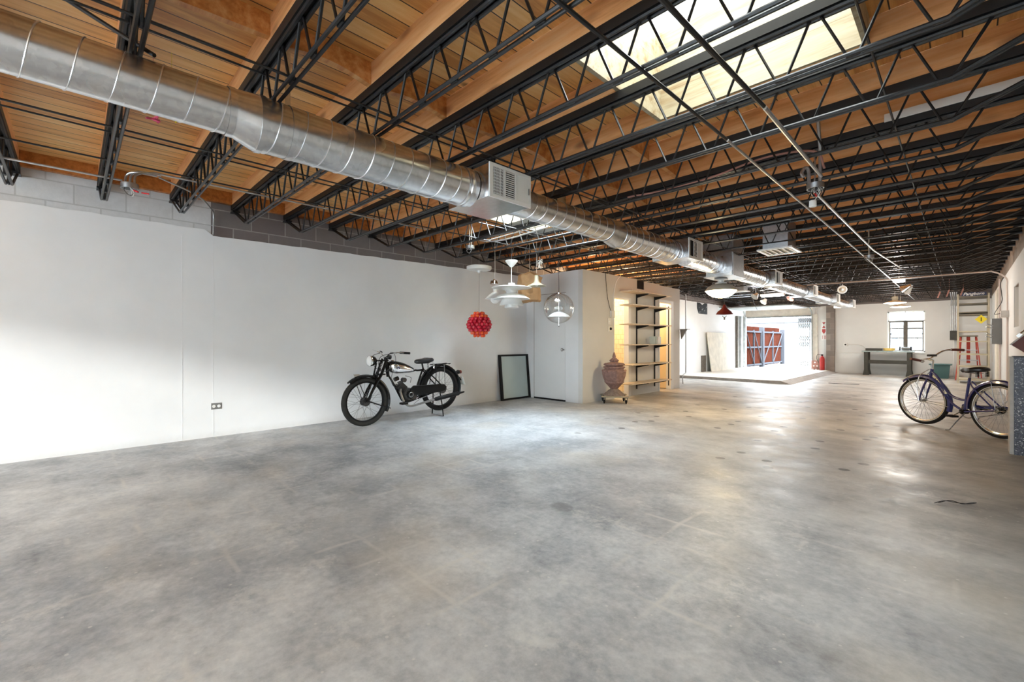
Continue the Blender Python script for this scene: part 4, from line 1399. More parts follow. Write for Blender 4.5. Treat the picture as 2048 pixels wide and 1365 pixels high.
# crank, chain guard
MB().lathe([(0.075, 0.0), (0.09, 0.0), (0.09, 0.006), (0.075, 0.006), (0.075, 0.0)], (0.40, -0.052, 0.26), 32, 'y', cap=False).build('chainring', 'steel', bike, local=True)
MB().prism([(0.50, 0.27), (0.49, 0.34), (0.42, 0.37), (0.30, 0.355), (0.0, 0.385), (-0.05, 0.37), (-0.04, 0.345), (0.28, 0.315), (0.36, 0.30), (0.42, 0.30)], 'y', -0.082, -0.066).build('chain_guard', 'blue', bike, local=True, bevel=0.004)
MB().tube([(0.40, -0.055, 0.172), (0, -0.055, 0.298)], 0.004, 5).build('chain', 'engine', bike, local=True)
MB().tube([(0.40, -0.055, 0.348), (0, -0.055, 0.372)], 0.004, 5).build('chain', 'engine', bike, local=True)
bt([(0.40, 0.055, 0.26), (0.40, 0.075, 0.25), (0.445, 0.085, 0.215)], 0.008, 'crank', 'steel', 8)
bt([(0.40, -0.095, 0.26), (0.36, -0.10, 0.30), (0.30, -0.10, 0.30)], 0.008, 'crank', 'steel', 8)
for (cx_, cy_, cz_) in ((0.43, 0.135, 0.20), (0.30, -0.15, 0.30)):
    p_ = MB()
    for dx_ in (-0.03, 0.03):
        p_.box(cx_ + dx_ - 0.014, cx_ + dx_ + 0.014, cy_ - 0.045, cy_ + 0.045, cz_ - 0.012, cz_ + 0.012)
    p_.box(cx_ - 0.03, cx_ + 0.03, cy_ - 0.05, cy_ - 0.046, cz_ - 0.01, cz_ + 0.01).box(cx_ - 0.03, cx_ + 0.03, cy_ + 0.046, cy_ + 0.05, cz_ - 0.01, cz_ + 0.01)
    p_.build('pedal', 'rubber_dark', bike, local=True)
bt([(0.37, 0.03, 0.24), (0.43, 0.08, 0.12), (0.475, 0.12, 0.012), (0.515, 0.13, 0.006)], 0.007, 'kickstand', 'steel', 8)
# saddle
sv, sfc, n = [], [], 24
for z_, k_ in ((0.775, 0.85), (0.79, 1.0), (0.812, 1.0), (0.828, 0.85), (0.833, 0.45)):
    for k in range(n):
        a = 2 * PI * k / n
        x_ = math.cos(a)
        wid = 0.112 if x_ < -0.2 else 0.112 - 0.085 * min(1, (x_ + 0.2) / 0.9)
        sv.append((0.285 + 0.16 * x_ * k_, wid * math.sin(a) * k_, z_ + (0.018 * (-x_) if x_ < 0 else -0.012 * x_)))
for i in range(4):
    for k in range(n):
        l = (k + 1) % n
        sfc.append((i * n + k, i * n + l, (i + 1) * n + l, (i + 1) * n + k))
sfc += [tuple(range(n)), tuple(4 * n + k for k in range(n))]
MB().add(sv, sfc).build('saddle', 'leather_black', bike, local=True)
for s in (-1, 1):
    bt([(0.42, 0, 0.775), (0.36, s * 0.02, 0.765), (0.22, s * 0.055, 0.765)], 0.004, 'saddle_rail', 'chrome', 6)
    sp = [(0.19 + 0.018 * math.cos(k * 0.9), s * 0.065 + 0.018 * math.sin(k * 0.9), 0.725 + 0.06 * k / 34) for k in range(35)]
    bt(sp, 0.0032, 'saddle_spring', 'black', 5)
# stem, bars and grips
bt([(0.812, 0, 0.78), (0.80, 0, 0.90)], 0.012, 'stem', 'chrome', 10)
bt([(0.80, 0, 0.90), (0.86, 0.01, 0.915)], 0.013, 'stem', 'chrome', 10)
bt([(0.78, 0.34, 0.925), (0.80, 0.19, 0.90), (0.86, 0.10, 0.91), (0.875, 0.03, 0.915), (0.87, -0.03, 0.925), (0.86, -0.08, 0.96), (0.80, -0.14, 1.03), (0.74, -0.20, 1.05), (0.71, -0.34, 1.045)], 0.0105, 'handlebar', 'chrome', 10, sm=5)
bt([(0.805, 0.18, 0.90), (0.795, 0.24, 0.91), (0.78, 0.345, 0.926)], [0.016, 0.018, 0.0165], 'grip', 'grip_brown', 12)
bt([(0.742, -0.20, 1.05), (0.73, -0.26, 1.05), (0.708, -0.345, 1.045)], [0.016, 0.018, 0.0165], 'grip', 'grip_brown', 12)
MB().ball((0.90, 0.06, 0.885), 0.03, 14, 8, (1, 1, 0.7)).build('bell', 'chrome', bike, local=True)
MB().box(0.80, 0.845, -0.06, 0.05, 0.955, 0.985).build('horn_pad', 'engine', bike, local=True, bevel=0.006)

# ------------------------------------------------------------------ pendant lamps
def cord(mb, x, y, z0, z1, r=0.0025):
    return mb.tube([(x, y, z0), (x, y, z1)], r, 6)


# bubble lamp
bx, by, bz = -5.80, 4.93, 1.452
lamp = thing('pendant_lamp', (bx, by, bz), 'red and orange glass bubble pendant lamp on a long wire', 'pendant lamp', 'pendant lamps under the joists')
cord(MB(), bx, by, bz + 0.20, 2.36, 0.0022).build('cord', 'wire_black', lamp)
cn = MB().lathe([(0.015, 2.33), (0.03, 2.345), (0.035, 2.375), (0.20, 2.385), (0.213, 2.40), (0.213, 2.44), (0.17, 2.455), (0.02, 2.458)], (bx, by, 0), 36).build('ceiling_plate', 'white', lamp)
cord(MB(), bx, by, 2.455, 3.006, 0.004).build('hook', 'steel', lamp)
MB().lathe([(0.02, -0.20), (0.08, -0.19), (0.12, -0.12), (0.14, 0), (0.12, 0.12), (0.08, 0.19), (0.02, 0.20)], (bx, by, bz), 20).build('inner_frame', 'red_glass', lamp)
MB().tube([(bx, by, bz - 0.20), (bx, by, bz - 0.275)], 0.008, 8).build('finial', 'white', lamp)
rows = [(6, 0.070, 'o'), (10, 0.120, 'o'), (12, 0.156, 'r'), (14, 0.180, 'r'), (14, 0.192, 'r'), (13, 0.184, 'r'), (12, 0.160, 'r'), (10, 0.122, 'o'), (7, 0.080, 'o')]
protos = {}
for r_i, (cnt, rad, c_) in enumerate(rows):
    zz = bz + 0.190 - r_i * 0.0475
    for k in range(cnt):
        a = 2 * PI * (k + 0.5 * (r_i % 2)) / cnt
        if c_ not in protos:
            o = MB().ball((0, 0, 0), 0.030, 12, 8).build('bubble', 'orange_glass' if c_ == 'o' else 'red_glass', lamp, local=True)
            protos[c_] = o
        else:
            o = protos[c_].copy()
            COL.objects.link(o)
        o.location = (rad * math.cos(a), rad * math.sin(a), zz - bz)

# layered white pendant
px, py = -4.99, 4.91
lamp = thing('pendant_lamp', (px, py, 2.45), 'large white layered-shade pendant lamp hanging before the brown paper bundle', 'pendant lamp', 'pendant lamps under the joists')
MB().lathe([(0.012, 2.335), (0.03, 2.345), (0.098, 2.425), (0.098, 2.44), (0.01, 2.442)], (px, py, 0), 28).build('canopy', 'white', lamp)
cord(MB(), px, py, 2.07, 2.345, 0.006).build('stem', 'white', lamp)
cord(MB(), px, py, 2.44, 3.006, 0.004).build('hook', 'steel', lamp)
MB().lathe([(0.02, 2.085), (0.052, 2.083), (0.052, 2.03), (0.05, 2.03)], (px, py, 0), 24).build('socket_cap', 'white', lamp)
MB().lathe([(0.05, 2.035), (0.10, 2.036), (0.22, 2.03), (0.315, 2.012), (0.318, 2.006), (0.24, 2.012), (0.16, 2.0), (0.10, 1.965), (0.075, 1.915), (0.07, 1.90), (0.066, 1.915), (0.05, 2.03)], (px, py, 0), 40, cap=False).build('upper_shade', 'white', lamp)
MB().lathe([(0.06, 1.912), (0.12, 1.912), (0.20, 1.893), (0.285, 1.835), (0.283, 1.828), (0.20, 1.882), (0.12, 1.90), (0.06, 1.902)], (px, py, 0), 40, cap=False).build('middle_shade', 'white', lamp)
MB().lathe([(0.12, 1.845), (0.15, 1.83), (0.19, 1.735), (0.187, 1.73), (0.145, 1.825), (0.12, 1.835)], (px, py, 0), 40, cap=False).build('lower_shade', 'white', lamp)
MB().lathe([(0.105, 1.74), (0.11, 1.735), (0.11, 1.692), (0.02, 1.69)], (px, py, 0), 32).build('diffuser', 'white', lamp)
for k in range(3):
    a = 2 * PI * k / 3 + 0.4
    MB().tube([(px + 0.09 * math.cos(a), py + 0.09 * math.sin(a), 1.70), (px + 0.105 * math.cos(a), py + 0.105 * math.sin(a), 1.98)], 0.003, 6).build('strut', 'steel', lamp)
# small lamp hidden behind it
px2, py2 = -5.42, 4.95
lamp = thing('pendant_lamp', (px2, py2, 2.45), 'smaller white pendant partly hidden behind the large layered lamp', 'pendant lamp', 'pendant lamps under the joists')
cord(MB(), px2, py2, 2.0, 3.006, 0.004).build('cord', 'wire_white', lamp)
MB().lathe([(0.015, 2.06), (0.03, 2.05), (0.035, 1.98), (0.10, 1.93), (0.17, 1.86), (0.165, 1.855), (0.09, 1.915), (0.02, 1.94)], (px2, py2, 0), 28, cap=False).build('lamp_shade', 'white', lamp)
MB().ball((px2, py2, 1.86), 0.075, 16, 10).build('globe', 'white', lamp)
MB().lathe([(0.01, 2.20), (0.055, 2.17), (0.07, 2.12), (0.066, 2.12), (0.05, 2.165)], (px2 - 0.05, py2 + 0.02, 0), 20, cap=False).build('reflector_cup', 'chrome', lamp)
# cream bell shade
cx3, cy3 = -4.81, 5.30
lamp = thing('pendant_lamp', (cx3, cy3, 2.4), 'small greenish cream bell-shaped pendant between paper bundle and glass globe', 'pendant lamp', 'pendant lamps under the joists')
cord(MB(), cx3, cy3, 2.22, 3.006, 0.003).build('cord', 'wire_white', lamp)
MB().lathe([(0.012, 2.235), (0.03, 2.225), (0.033, 2.15), (0.05, 2.11), (0.10, 2.082), (0.155, 2.055), (0.153, 2.049), (0.095, 2.074), (0.04, 2.10), (0.025, 2.14)], (cx3, cy3, 0), 30, cap=False).build('lamp_shade', 'cream_glass', lamp)
MB().lathe([(0.02, 2.11), (0.03, 2.08), (0.02, 2.055), (0.002, 2.05)], (cx3, cy3, 0), 16).build('bulb', 'white', lamp)
wb = MB()
random.seed(3)
for k in range(5):
    pts = [(cx3 + 0.07 + random.uniform(-.05, .05), cy3 + random.uniform(-.03, .03), 2.42 + random.uniform(-0.09, 0.05)) for _ in range(6)]
    wb.tube(smoothpts(pts, 5), 0.004, 5)
wb.tube([(cx3 + 0.07, cy3, 2.40), (cx3 + 0.07, cy3, 2.52)], 0.003, 5)
tag(wb.build('cable_bundle', 'wire_white'), 'tangle of white cable hanging above the cream bell lamp', 'cable')
# clear globe
gx, gy, gz_ = -4.53, 5.52, 1.692
lamp = thing('pendant_lamp', (gx, gy, gz_), 'large clear glass globe pendant with a white dome inside', 'pendant lamp', 'pendant lamps under the joists')
cord(MB(), gx, gy, gz_ + 0.235, 3.006, 0.0045).tube(smoothpts([(gx, gy, gz_ + 0.24), (gx - 0.10, gy - 0.05, gz_ + 0.22), (gx - 0.15, gy - 0.10, gz_ + 0.15), (gx - 0.12, gy - 0.16, gz_ + 0.13), (gx - 0.04, gy - 0.14, gz_ + 0.17), (gx, gy - 0.02, gz_ + 0.25),
    (gx - 0.08, gy - 0.08, gz_ + 0.21), (gx - 0.13, gy - 0.13, gz_ + 0.16), (gx - 0.05, gy - 0.10, gz_ + 0.20), (gx, gy, gz_ + 0.25)], 6), 0.0045, 6).build('cord', 'wire_black', lamp)
MB().ball((gx, gy, gz_), 0.243, 40, 28).build('globe', 'clear', lamp)
MB().lathe([(0.02, gz_ + 0.25), (0.035, gz_ + 0.245), (0.04, gz_ + 0.232), (0.01, gz_ + 0.23)], (gx, gy, 0), 18).build('cap', 'chrome', lamp)
MB().lathe([(0.004, gz_ + 0.24), (0.004, gz_ - 0.28)], (gx, gy, 0), 8).build('rod', 'chrome', lamp)
MB().lathe([(0.02, gz_ - 0.055), (0.07, gz_ - 0.065), (0.14, gz_ - 0.10), (0.185, gz_ - 0.14), (0.18, gz_ - 0.142), (0.13, gz_ - 0.115), (0.06, gz_ - 0.085), (0.02, gz_ - 0.08)], (gx, gy, 0), 36, cap=False).build('inner_reflector', 'white', lamp)
MB().lathe([(0.03, gz_ + 0.04), (0.07, gz_ + 0.03), (0.09, gz_ - 0.02), (0.08, gz_ - 0.05), (0.02, gz_ - 0.055)], (gx, gy, 0), 28).build('inner_shade', 'clear', lamp)
MB().ball((gx, gy, gz_ - 0.285), 0.011, 10, 6).build('finial', 'steel', lamp)
# brown paper bundle
pb = MB()
c_ = Vector((-5.25, 5.60, 2.075))
n1, n2 = 20, 14
vs, fs = [], []
for i in range(n2 + 1):
    v = i / n2
    zz = c_.z - 0.24 + 0.48 * v
    k_ = 1.0 if 0 < i < n2 else 0.82
    for j in range(n1):
        a = 2 * PI * j / n1
        ca, sa = math.cos(a), math.sin(a)
        rr = 1 / max(abs(ca), abs(sa)) ** 0.8
        p = Vector((ca * 0.20 * rr * k_, sa * 0.16 * rr * k_, 0))
        p = Matrix.Rotation(0.78, 3, 'Z') @ p
        p += Vector((c_.x, c_.y, zz))
        nv = mnoise.noise_vector(p * 4) * 0.035 + mnoise.noise_vector(p * 13) * 0.028
        vs.append(p + nv)
for i in range(n2):
    for j in range(n1):
        l = (j + 1) % n1
        fs.append((i * n1 + j, i * n1 + l, (i + 1) * n1 + l, (i + 1) * n1 + j))
fs += [tuple(range(n1))[::-1], tuple(n2 * n1 + j for j in range(n1))]
pbt = thing('paper_bundle', tuple(c_), 'crumpled brown paper bundle hanging in the corner behind the white lamps', 'bundle')
pb.add(vs, fs).build('paper_wrap', 'paper', pbt, sharp=0.25)
MB().tube([(c_.x, c_.y, c_.z + 0.2), (c_.x, c_.y, 3.006)], 0.004, 6).build('string', 'wire_white', pbt)
# warm lit pendant below the plenum
lx, ly = -2.76, 7.50
lamp = thing('pendant_lamp', (lx, ly, 2.19), 'lit warm pendant with grey rim directly below the square duct riser', 'pendant lamp', 'pendant lamps under the joists')
MB().lathe([(0.05, 2.187), (0.10, 2.18), (0.10, 2.17), (0.05, 2.16), (0.045, 2.13), (0.09, 2.12), (0.09, 2.10), (0.05, 2.095)], (lx, ly, 0), 28).build('neck', 'white', lamp)
MB().lathe([(0.08, 2.10), (0.14, 2.085), (0.20, 2.05), (0.235, 2.00), (0.24, 1.985), (0.232, 1.985), (0.19, 2.04), (0.08, 2.09)], (lx, ly, 0), 40, cap=False).build('lamp_shade', 'enamel_grey', lamp)
MB().lathe([(0.232, 1.985), (0.19, 1.935), (0.13, 1.895), (0.06, 1.875), (0.001, 1.872)], (lx, ly, 0), 40, cap=False).build('glass_bowl', 'warm_lit', lamp)
# red barn pendant
rx_, ry_ = -3.75, 10.4
lamp = thing('pendant_lamp', (rx_, ry_, 2.0), 'dark red barn-shade pendant in front of the garage bay wall', 'pendant lamp', 'pendant lamps under the joists')
cord(MB(), rx_, ry_, 1.98, 3.006, 0.004).build('cord', 'wire_black', lamp)
MB().lathe([(0.02, 1.99), (0.035, 1.97), (0.04, 1.93), (0.07, 1.89), (0.14, 1.83), (0.178, 1.77), (0.172, 1.77), (0.12, 1.82), (0.05, 1.87), (0.03, 1.90)], (rx_, ry_, 0), 28, cap=False).build('lamp_shade', 'barn_red', lamp)
MB().ring((rx_, ry_, 1.74), 0.04, 0.006, 'y', 16, 6, PI, 2 * PI).tube([(rx_, ry_, 1.70), (rx_, ry_, 1.65)], 0.016, 8).build('hanging_hook', 'rack_dark', lamp)
# far dish pendants
for (x_, y_, z_, l_) in ((-1.31, 16.19, 2.235, 'nearer of two flat white dish pendants before the far window'), (-1.33, 18.0, 2.225, 'farther of two flat white dish pendants before the far window')):
    lamp = thing('pendant_lamp', (x_, y_, z_), l_, 'pendant lamp', 'pendant lamps under the joists')
    cord(MB(), x_, y_, z_ + 0.1, 3.006, 0.004).build('cord', 'wire_white', lamp)
    MB().lathe([(0.03, z_ + 0.17), (0.07, z_ + 0.165), (0.07, z_ + 0.10), (0.05, z_ + 0.06), (0.12, z_ + 0.045), (0.25, z_ - 0.005), (0.245, z_ - 0.01), (0.11, z_ + 0.02)], (x_, y_, 0), 32, cap=False).build('lamp_shade', 'cream', lamp)
    MB().lathe([(0.24, z_ - 0.006), (0.15, z_ - 0.03), (0.001, z_ - 0.04)], (x_, y_, 0), 28, cap=False).build('glass_bowl', 'tube_lit', lamp)
# lit strip fixture over the garage bay
st_ = thing('strip_light', (-3.75, 14.0, 2.42), 'short lit fluorescent fixture left of the duct over the garage bay', 'ceiling lamp')
MB().box(-4.05, -3.45, 13.93, 14.07, 2.44, 2.50).build('housing', 'white', st_, bevel=0.006)
MB().box(-4.02, -3.48, 13.95, 14.05, 2.425, 2.439).build('diffuser', 'tube_lit', st_)
MB().tube([(-3.95, 14.0, 2.5), (-3.95, 14.0, 3.006)], 0.005, 6).build('hanger', 'steel', st_)
# small white flush lamp
x_, y_ = -0.95, 12.56
lamp = thing('pendant_lamp', (x_, y_, 2.45), 'small round white flush lamp on the far conduit', 'pendant lamp', 'pendant lamps under the joists')
MB().lathe([(0.09, 2.50), (0.10, 2.48), (0.10, 2.44), (0.09, 2.43), (0.001, 2.42)], (x_, y_, 0), 24).build('glass_bowl', 'tube_lit', lamp)
cord(MB(), x_, y_, 2.5, 3.006, 0.01).build('stem', 'galv_dark', lamp)
# silver clamp reflector
x_, y_, z_ = -0.90, 14.0, 2.42
lamp = thing('clamp_lamp', (x_, y_, z_), 'shiny silver reflector lamp clamped to the far joists right of centre', 'lamp')
Mx = Matrix.Translation((x_, y_, z_)) @ Matrix.Rotation(0.9, 4, 'Y') @ Matrix.Rotation(0.5, 4, 'X')
MB().lathe([(0.03, 0.10), (0.05, 0.09), (0.07, 0.03), (0.13, -0.08), (0.125, -0.08), (0.06, 0.03)], (0, 0, 0), 24, cap=False).xf(Mx).build('reflector', 'chrome', lamp)
MB().ball((0, 0, -0.01), 0.035, 12, 8).xf(Mx).build('bulb', 'white', lamp)
MB().tube([(x_ - 0.05, y_, z_ + 0.05), (x_, y_, 3.006)], 0.007, 6).build('clamp', 'steel', lamp)
# clamp lamps above the garage bay
for (x_, y_, l_) in ((-4.2, 11.2, 'wire-caged clear bulb lamp above the red barn lamp'), (-3.95, 13.2, 'small white flood lamp, first over the garage bay'), (-4.3, 15.2, 'white flood lamp over the garage bay beside a dangling wire'), (-3.4, 14.45, 'reddish flood lamp on the joists over the garage bay')):
    lamp = thing('clamp_lamp', (x_, y_, 2.40), l_, 'lamp')
    mat_ = 'rust' if 'reddish' in l_ else ('chrome' if 'caged' in l_ else 'white')
    Mx = Matrix.Translation((x_, y_, 2.40)) @ Matrix.Rotation(-0.7, 4, 'X') @ Matrix.Rotation(0.4, 4, 'Y')
    MB().lathe([(0.025, 0.09), (0.04, 0.08), (0.06, 0.02), (0.10, -0.05), (0.095, -0.05), (0.05, 0.02)], (0, 0, 0), 20, cap=False).xf(Mx).build('reflector', mat_, lamp)
    MB().ball((0, 0, -0.02), 0.03, 10, 6).xf(Mx).build('bulb', 'white', lamp)
    MB().tube([(x_, y_, 2.44), (x_, y_, 3.006)], 0.007, 6).build('clamp', 'steel', lamp)
# round exhaust ring
x_, y_, z_ = -2.05, 13.3, 2.42
fan = thing('round_vent', (x_, y_, z_), 'round white ring vent hanging from joists right of the duct far end', 'vent')
RY = Matrix.Translation((x_, y_, z_)) @ Matrix.Rotation(-0.1, 4, 'X')
MB().ring((0, 0, 0), 0.085, 0.018, 'y', 28, 8).xf(RY).build('ring', 'white', fan)
MB().lathe([(0.085, -0.01), (0.085, 0.02), (0.04, 0.03), (0.001, 0.03)], (0, 0, 0), 24, 'y').xf(RY).build('cone', 'enamel_grey', fan)
MB().ball((0, -0.01, 0), 0.035, 12, 8).xf(RY).build('dome', 'white', fan)
MB().tube([(x_, y_, z_ + 0.1), (x_, y_, 3.006)], 0.006, 6).build('hanger', 'steel', fan)

# ------------------------------------------------------------------ junction boxes
def jbox(x_, y_, z_, label, wires):
    t = thing('junction_box', (x_, y_, z_), label, 'junction box', 'round junction boxes on the ceiling')
    MB().lathe([(0.058, z_ + 0.022), (0.062, z_ + 0.02), (0.062, z_ - 0.022), (0.056, z_ - 0.022), (0.056, z_ + 0.012), (0.01, z_ + 0.013)], (x_, y_, 0), 24, cap=False).lathe([(0.06, z_ + 0.02), (0.06, z_ + 0.024)], (x_, y_, 0), 24).build('box', 'galv_dark', t)
    random.seed(int(abs(x_) * 100))
    for k in range(wires):
        a = random.uniform(0, 6.28)
        pts = [(x_ + 0.03 * math.cos(a), y_ + 0.03 * math.sin(a), z_), (x_ + 0.05 * math.cos(a + 1), y_ + 0.05 * math.sin(a + 1), z_ - 0.05), (x_ + 0.02 * math.cos(a + 2), y_ + 0.02 * math.sin(a + 2), z_ - 0.085), (x_ - 0.03 * math.cos(a), y_ - 0.03 * math.sin(a), z_ - 0.04), (x_, y_, z_)]
        MB().tube(smoothpts(pts, 5), 0.0022, 5).build('wire', 'wire_white' if k % 3 else 'wire_black', t)
    return t


j1 = jbox(-0.86, 4.40, 2.46, 'round grey junction box with white wires and socket dangling below the skylight conduit', 7)
MB().tube([(-0.83, 4.42, 2.47), (-0.83, 4.42, 2.76)], 0.0135, 10).tube([(-0.83, 4.42, 2.76), (-0.83, 4.33, 3.006)], 0.0135, 10).tube(smoothpts([(-0.90, 4.38, 2.47), (-0.905, 4.38, 2.60), (-0.925, 4.36, 2.62), (-0.945, 4.34, 2.58), (-0.93, 4.34, 2.54)], 4), 0.0135, 8).tube(smoothpts([(-0.87, 4.40, 2.47), (-0.86, 4.40, 2.6), (-0.87, 4.4, 2.77)], 4), 0.006, 6).build('conduit_stub', 'galv_dark', j1)
MB().tube(smoothpts([(-0.84, 4.38, 2.45), (-0.82, 4.36, 2.39), (-0.85, 4.37, 2.35), (-0.872, 4.37, 2.33)], 5), 0.003, 5).build('wire', 'wire_white', j1)
MB().lathe([(0.024, 2.285), (0.028, 2.29), (0.026, 2.335), (0.015, 2.34)], (-0.872, 4.37, 0), 16).build('lamp_socket', 'white', j1)
MB().tube([(-0.86, 4.385, 2.40), (-0.85, 4.385, 2.37)], 0.008, 6).build('wire_nut', 'wire_red', j1)
j2 = jbox(-5.10, 0.345, 2.52, 'round junction box with three bent conduits above the left wall', 2)
for dy_ in (-0.03, 0.0, 0.03):
    MB().tube(smoothpts([(-5.11 + dy_, 0.345 + dy_, 2.54), (-5.12 + dy_, 0.36 + dy_, 2.63), (-5.10, 0.42 + dy_ + 0.05 * (dy_ > 0), 2.665 + dy_ * 0.4), (-5.10, 0.56 + dy_, 2.67 + dy_ * 0.4)], 5), 0.009, 8).build('conduit_bend', 'galv_dark', j2)
MB().tube([(-5.09, 0.37, 2.49), (-5.07, 0.40, 2.475)], 0.008, 6).tube([(-5.05, 0.42, 2.47), (-5.03, 0.47, 2.465)], 0.006, 6).build('wire_nut', 'wire_red', j2)
j3 = jbox(-4.90, 4.0, 2.50, 'round junction box with two conduits near the top of the far left wall', 3)
MB().tube([(-4.92, 4.0, 2.52), (-4.95, 4.03, 3.006)], 0.008, 6).tube([(-4.88, 4.0, 2.52), (-4.90, 4.03, 3.006)], 0.008, 6).build('conduit_stub', 'galv_seam', j3)
j4 = jbox(-1.00, 8.67, 2.46, 'grey junction box with copper wire ends in the middle of the ceiling', 4)
MB().tube([(-1.00, 8.67, 2.48), (-1.0, 8.60, 3.005)], 0.012, 8).tube(smoothpts([(-1.02, 8.62, 2.45), (-1.15, 8.55, 2.46), (-1.3, 8.5, 2.47)], 4), 0.007, 6).build('conduit_stub', 'galv_dark', j4)
# conduits along the left wall top
tag(MB().tube(smoothpts([(-5.10, -1.0, 2.56), (-5.10, 0.2, 2.56), (-5.11, 0.24, 2.565)], 4), 0.009, 8).build('conduit', 'galv_dark'), 'grey conduit running to the near left junction box', 'conduit')
tag(MB().tube([(-5.10, 0.54, 2.68), (-5.08, 3.4, 2.68)], 0.009, 8).build('conduit', 'galv_dark'), 'grey conduit from the near left junction box along the joists', 'conduit')
tag(MB().tube(smoothpts([(-5.12, 0.55, 2.655), (-5.5, 0.9, 2.66), (-6.2, 1.15, 2.72), (-6.36, 1.20, 2.70), (-6.37, 1.20, 2.46)], 4), 0.008, 8).build('conduit', 'galv_dark'), 'thin conduit bending down at the seam of white and grey blocks', 'conduit')
tag(MB().tube(smoothpts([(-3.4, 3.95, 2.505), (-4.2, 4.02, 2.50), (-4.7, 4.08, 2.57), (-4.9, 4.06, 2.66)], 4), 0.010, 8).build('flexible_conduit', 'galv_seam'), 'white bent conduit below the second skylight', 'conduit')
tag(MB().tube([(-2.95, 3.85, 2.515), (-4.4, 3.9, 2.505)], 0.006, 6).build('conduit', 'wire_white'), 'thin white cable strung left of the duct box', 'conduit')
# coloured ribbons
for (p_, m_, l_) in (((-3.62, 0.36, 2.585), 'pink', 'small knot of pink ribbon below the duct left part'), ((-3.52, 0.44, 2.58), 'yellow', 'small knot of yellow wire below the duct left part')):
    random.seed(5)
    mb_ = MB()
    pts = [(p_[0] + random.uniform(-.035, .035), p_[1] + random.uniform(-.035, .035), p_[2] + random.uniform(-.012, .012)) for _ in range(8)]
    mb_.tube(smoothpts(pts, 4), 0.006 if m_ == 'pink' else 0.0035, 5)
    mb_.tube([p_, (p_[0], p_[1], 3.0)], 0.001, 4)
    tag(mb_.build('ribbon', m_), l_, 'ribbon')
# cobweb-like dangling wires on the clear side: copper clips near the far right
for k, (x_, y_) in enumerate(((-0.42, 16.75), (-0.24, 16.35), (0.02, 16.2))):
    c3 = MB().bar((x_, y_, 2.51), (x_ - 0.05, y_, 2.34), 0.05, 0.03).tube([(x_, y_, 2.5), (x_, y_, 3.006)], 0.004, 5).build('pipe_clip', 'rust')
    tag(c3, ('left', 'middle', 'right')[k] + ' one of three rusty white clips on the ceiling near the sign', 'clip', 'pipe clips')
for k in range(4):
    x_ = -0.25 + 0.042 * k
    tb = MB().tube([(x_, 20.02, 1.50), (x_, 20.02, 2.30), (x_ + 0.01, 19.6, 2.52), (x_ + 0.02, 17.2, 2.51)], 0.012, 8).build('conduit', 'galv_dark')
    tag(tb, ORD[k] + ' from the left of four parallel conduits on the far wall beside the shelving', 'conduit', 'far wall conduits')
tag(MB().box(-0.28, -0.10, 19.99, 20.05, 1.20, 1.50).build('wire_trough', 'bench_green', bevel=0.004), 'olive box at the foot of the four parallel far wall conduits', 'electrical box')
tag(MB().tube([(-0.19, 20.06, 0.0), (-0.19, 20.06, 1.20)], 0.012, 8).build('conduit', 'white'), 'white conduit dropping from the olive box to the floor', 'conduit')

# ------------------------------------------------------------------ wall shelves on the storeroom box
sh = thing('wall_shelf', (BX, 8.8, 1.2), 'six pale wood shelves on black brackets on the storeroom wall', 'shelf unit')
SZ = (2.19, 1.91, 1.515, 1.09, 0.68, 0.29)
for y_ in (8.69, 9.49):
    MB().box(BX + 0.001, BX + 0.022, y_ - 0.013, y_ + 0.013, 0.13, 2.20).build('upright', 'matt_black', sh)
for z_ in SZ:
    o = MB().box(BX + 0.026, BX + 0.32, 7.97, 9.72, z_ - 0.011, z_ + 0.011).build('shelf_board', 'shelf_wood', sh, bevel=0.003)
    for y_ in (8.69, 9.49):
        MB().prism([(BX + 0.022, z_ - 0.085), (BX + 0.022, z_ - 0.0115), (BX + 0.29, z_ - 0.0115), (BX + 0.29, z_ - 0.028)], 'y', y_ - 0.007, y_ + 0.007).build('bracket', 'matt_black', sh)
for k, (y_, w_, h_) in enumerate(((9.00, 0.03, 0.165), (9.06, 0.035, 0.17), (9.16, 0.13, 0.165))):
    o = MB().box(-4.83, -4.70, y_, y_ + w_, 1.1015, 1.1015 + h_).build('glass_block', 'frost' if k < 2 else 'white', bevel=0.005)
    tag(o, ('leftmost thin white glass block on the fourth shelf', 'middle thin white glass block on the fourth shelf', 'wide white glass block at the right on the fourth shelf')[k], 'glass block', 'glass blocks on the shelf')
# switches and cables
sw = thing('switch_box', (BX + 0.02, 7.72, 1.72), 'upper white box with cables left of the first doorway', 'switch box')
MB().box(BX + 0.001, BX + 0.05, 7.66, 7.77, 1.64, 1.78).build('box', 'white_matt', sw, bevel=0.005)
MB().tube(smoothpts([(BX + 0.02, 7.66, 1.78), (BX + 0.02, 7.56, 2.0), (BX + 0.02, 7.50, 2.3), (BX + 0.02, 7.48, 2.53)], 4), 0.006, 6).build('cable', 'wire_black', sw)
MB().tube(smoothpts([(BX + 0.03, 7.74, 1.78), (BX + 0.03, 7.75, 2.05), (BX + 0.03, 7.84, 2.35), (BX + 0.03, 8.02, 2.52)], 5), 0.008, 6).build('cable', 'white', sw)
s2 = thing('switch_plate', (BX + 0.01, 7.65, 1.56), 'white switch plate below the upper box on the storeroom wall', 'switch')
MB().box(BX + 0.001, BX + 0.009, 7.59, 7.70, 1.50, 1.63).build('plate', 'white_matt', s2, bevel=0.002)
MB().box(BX + 0.009, BX + 0.016, 7.64, 7.652, 1.55, 1.575).build('toggle', 'white', s2)
s3 = thing('wall_outlet', (BX + 0.01, 7.66, 1.42), 'open outlet with dark socket lowest beside the first doorway', 'outlet')
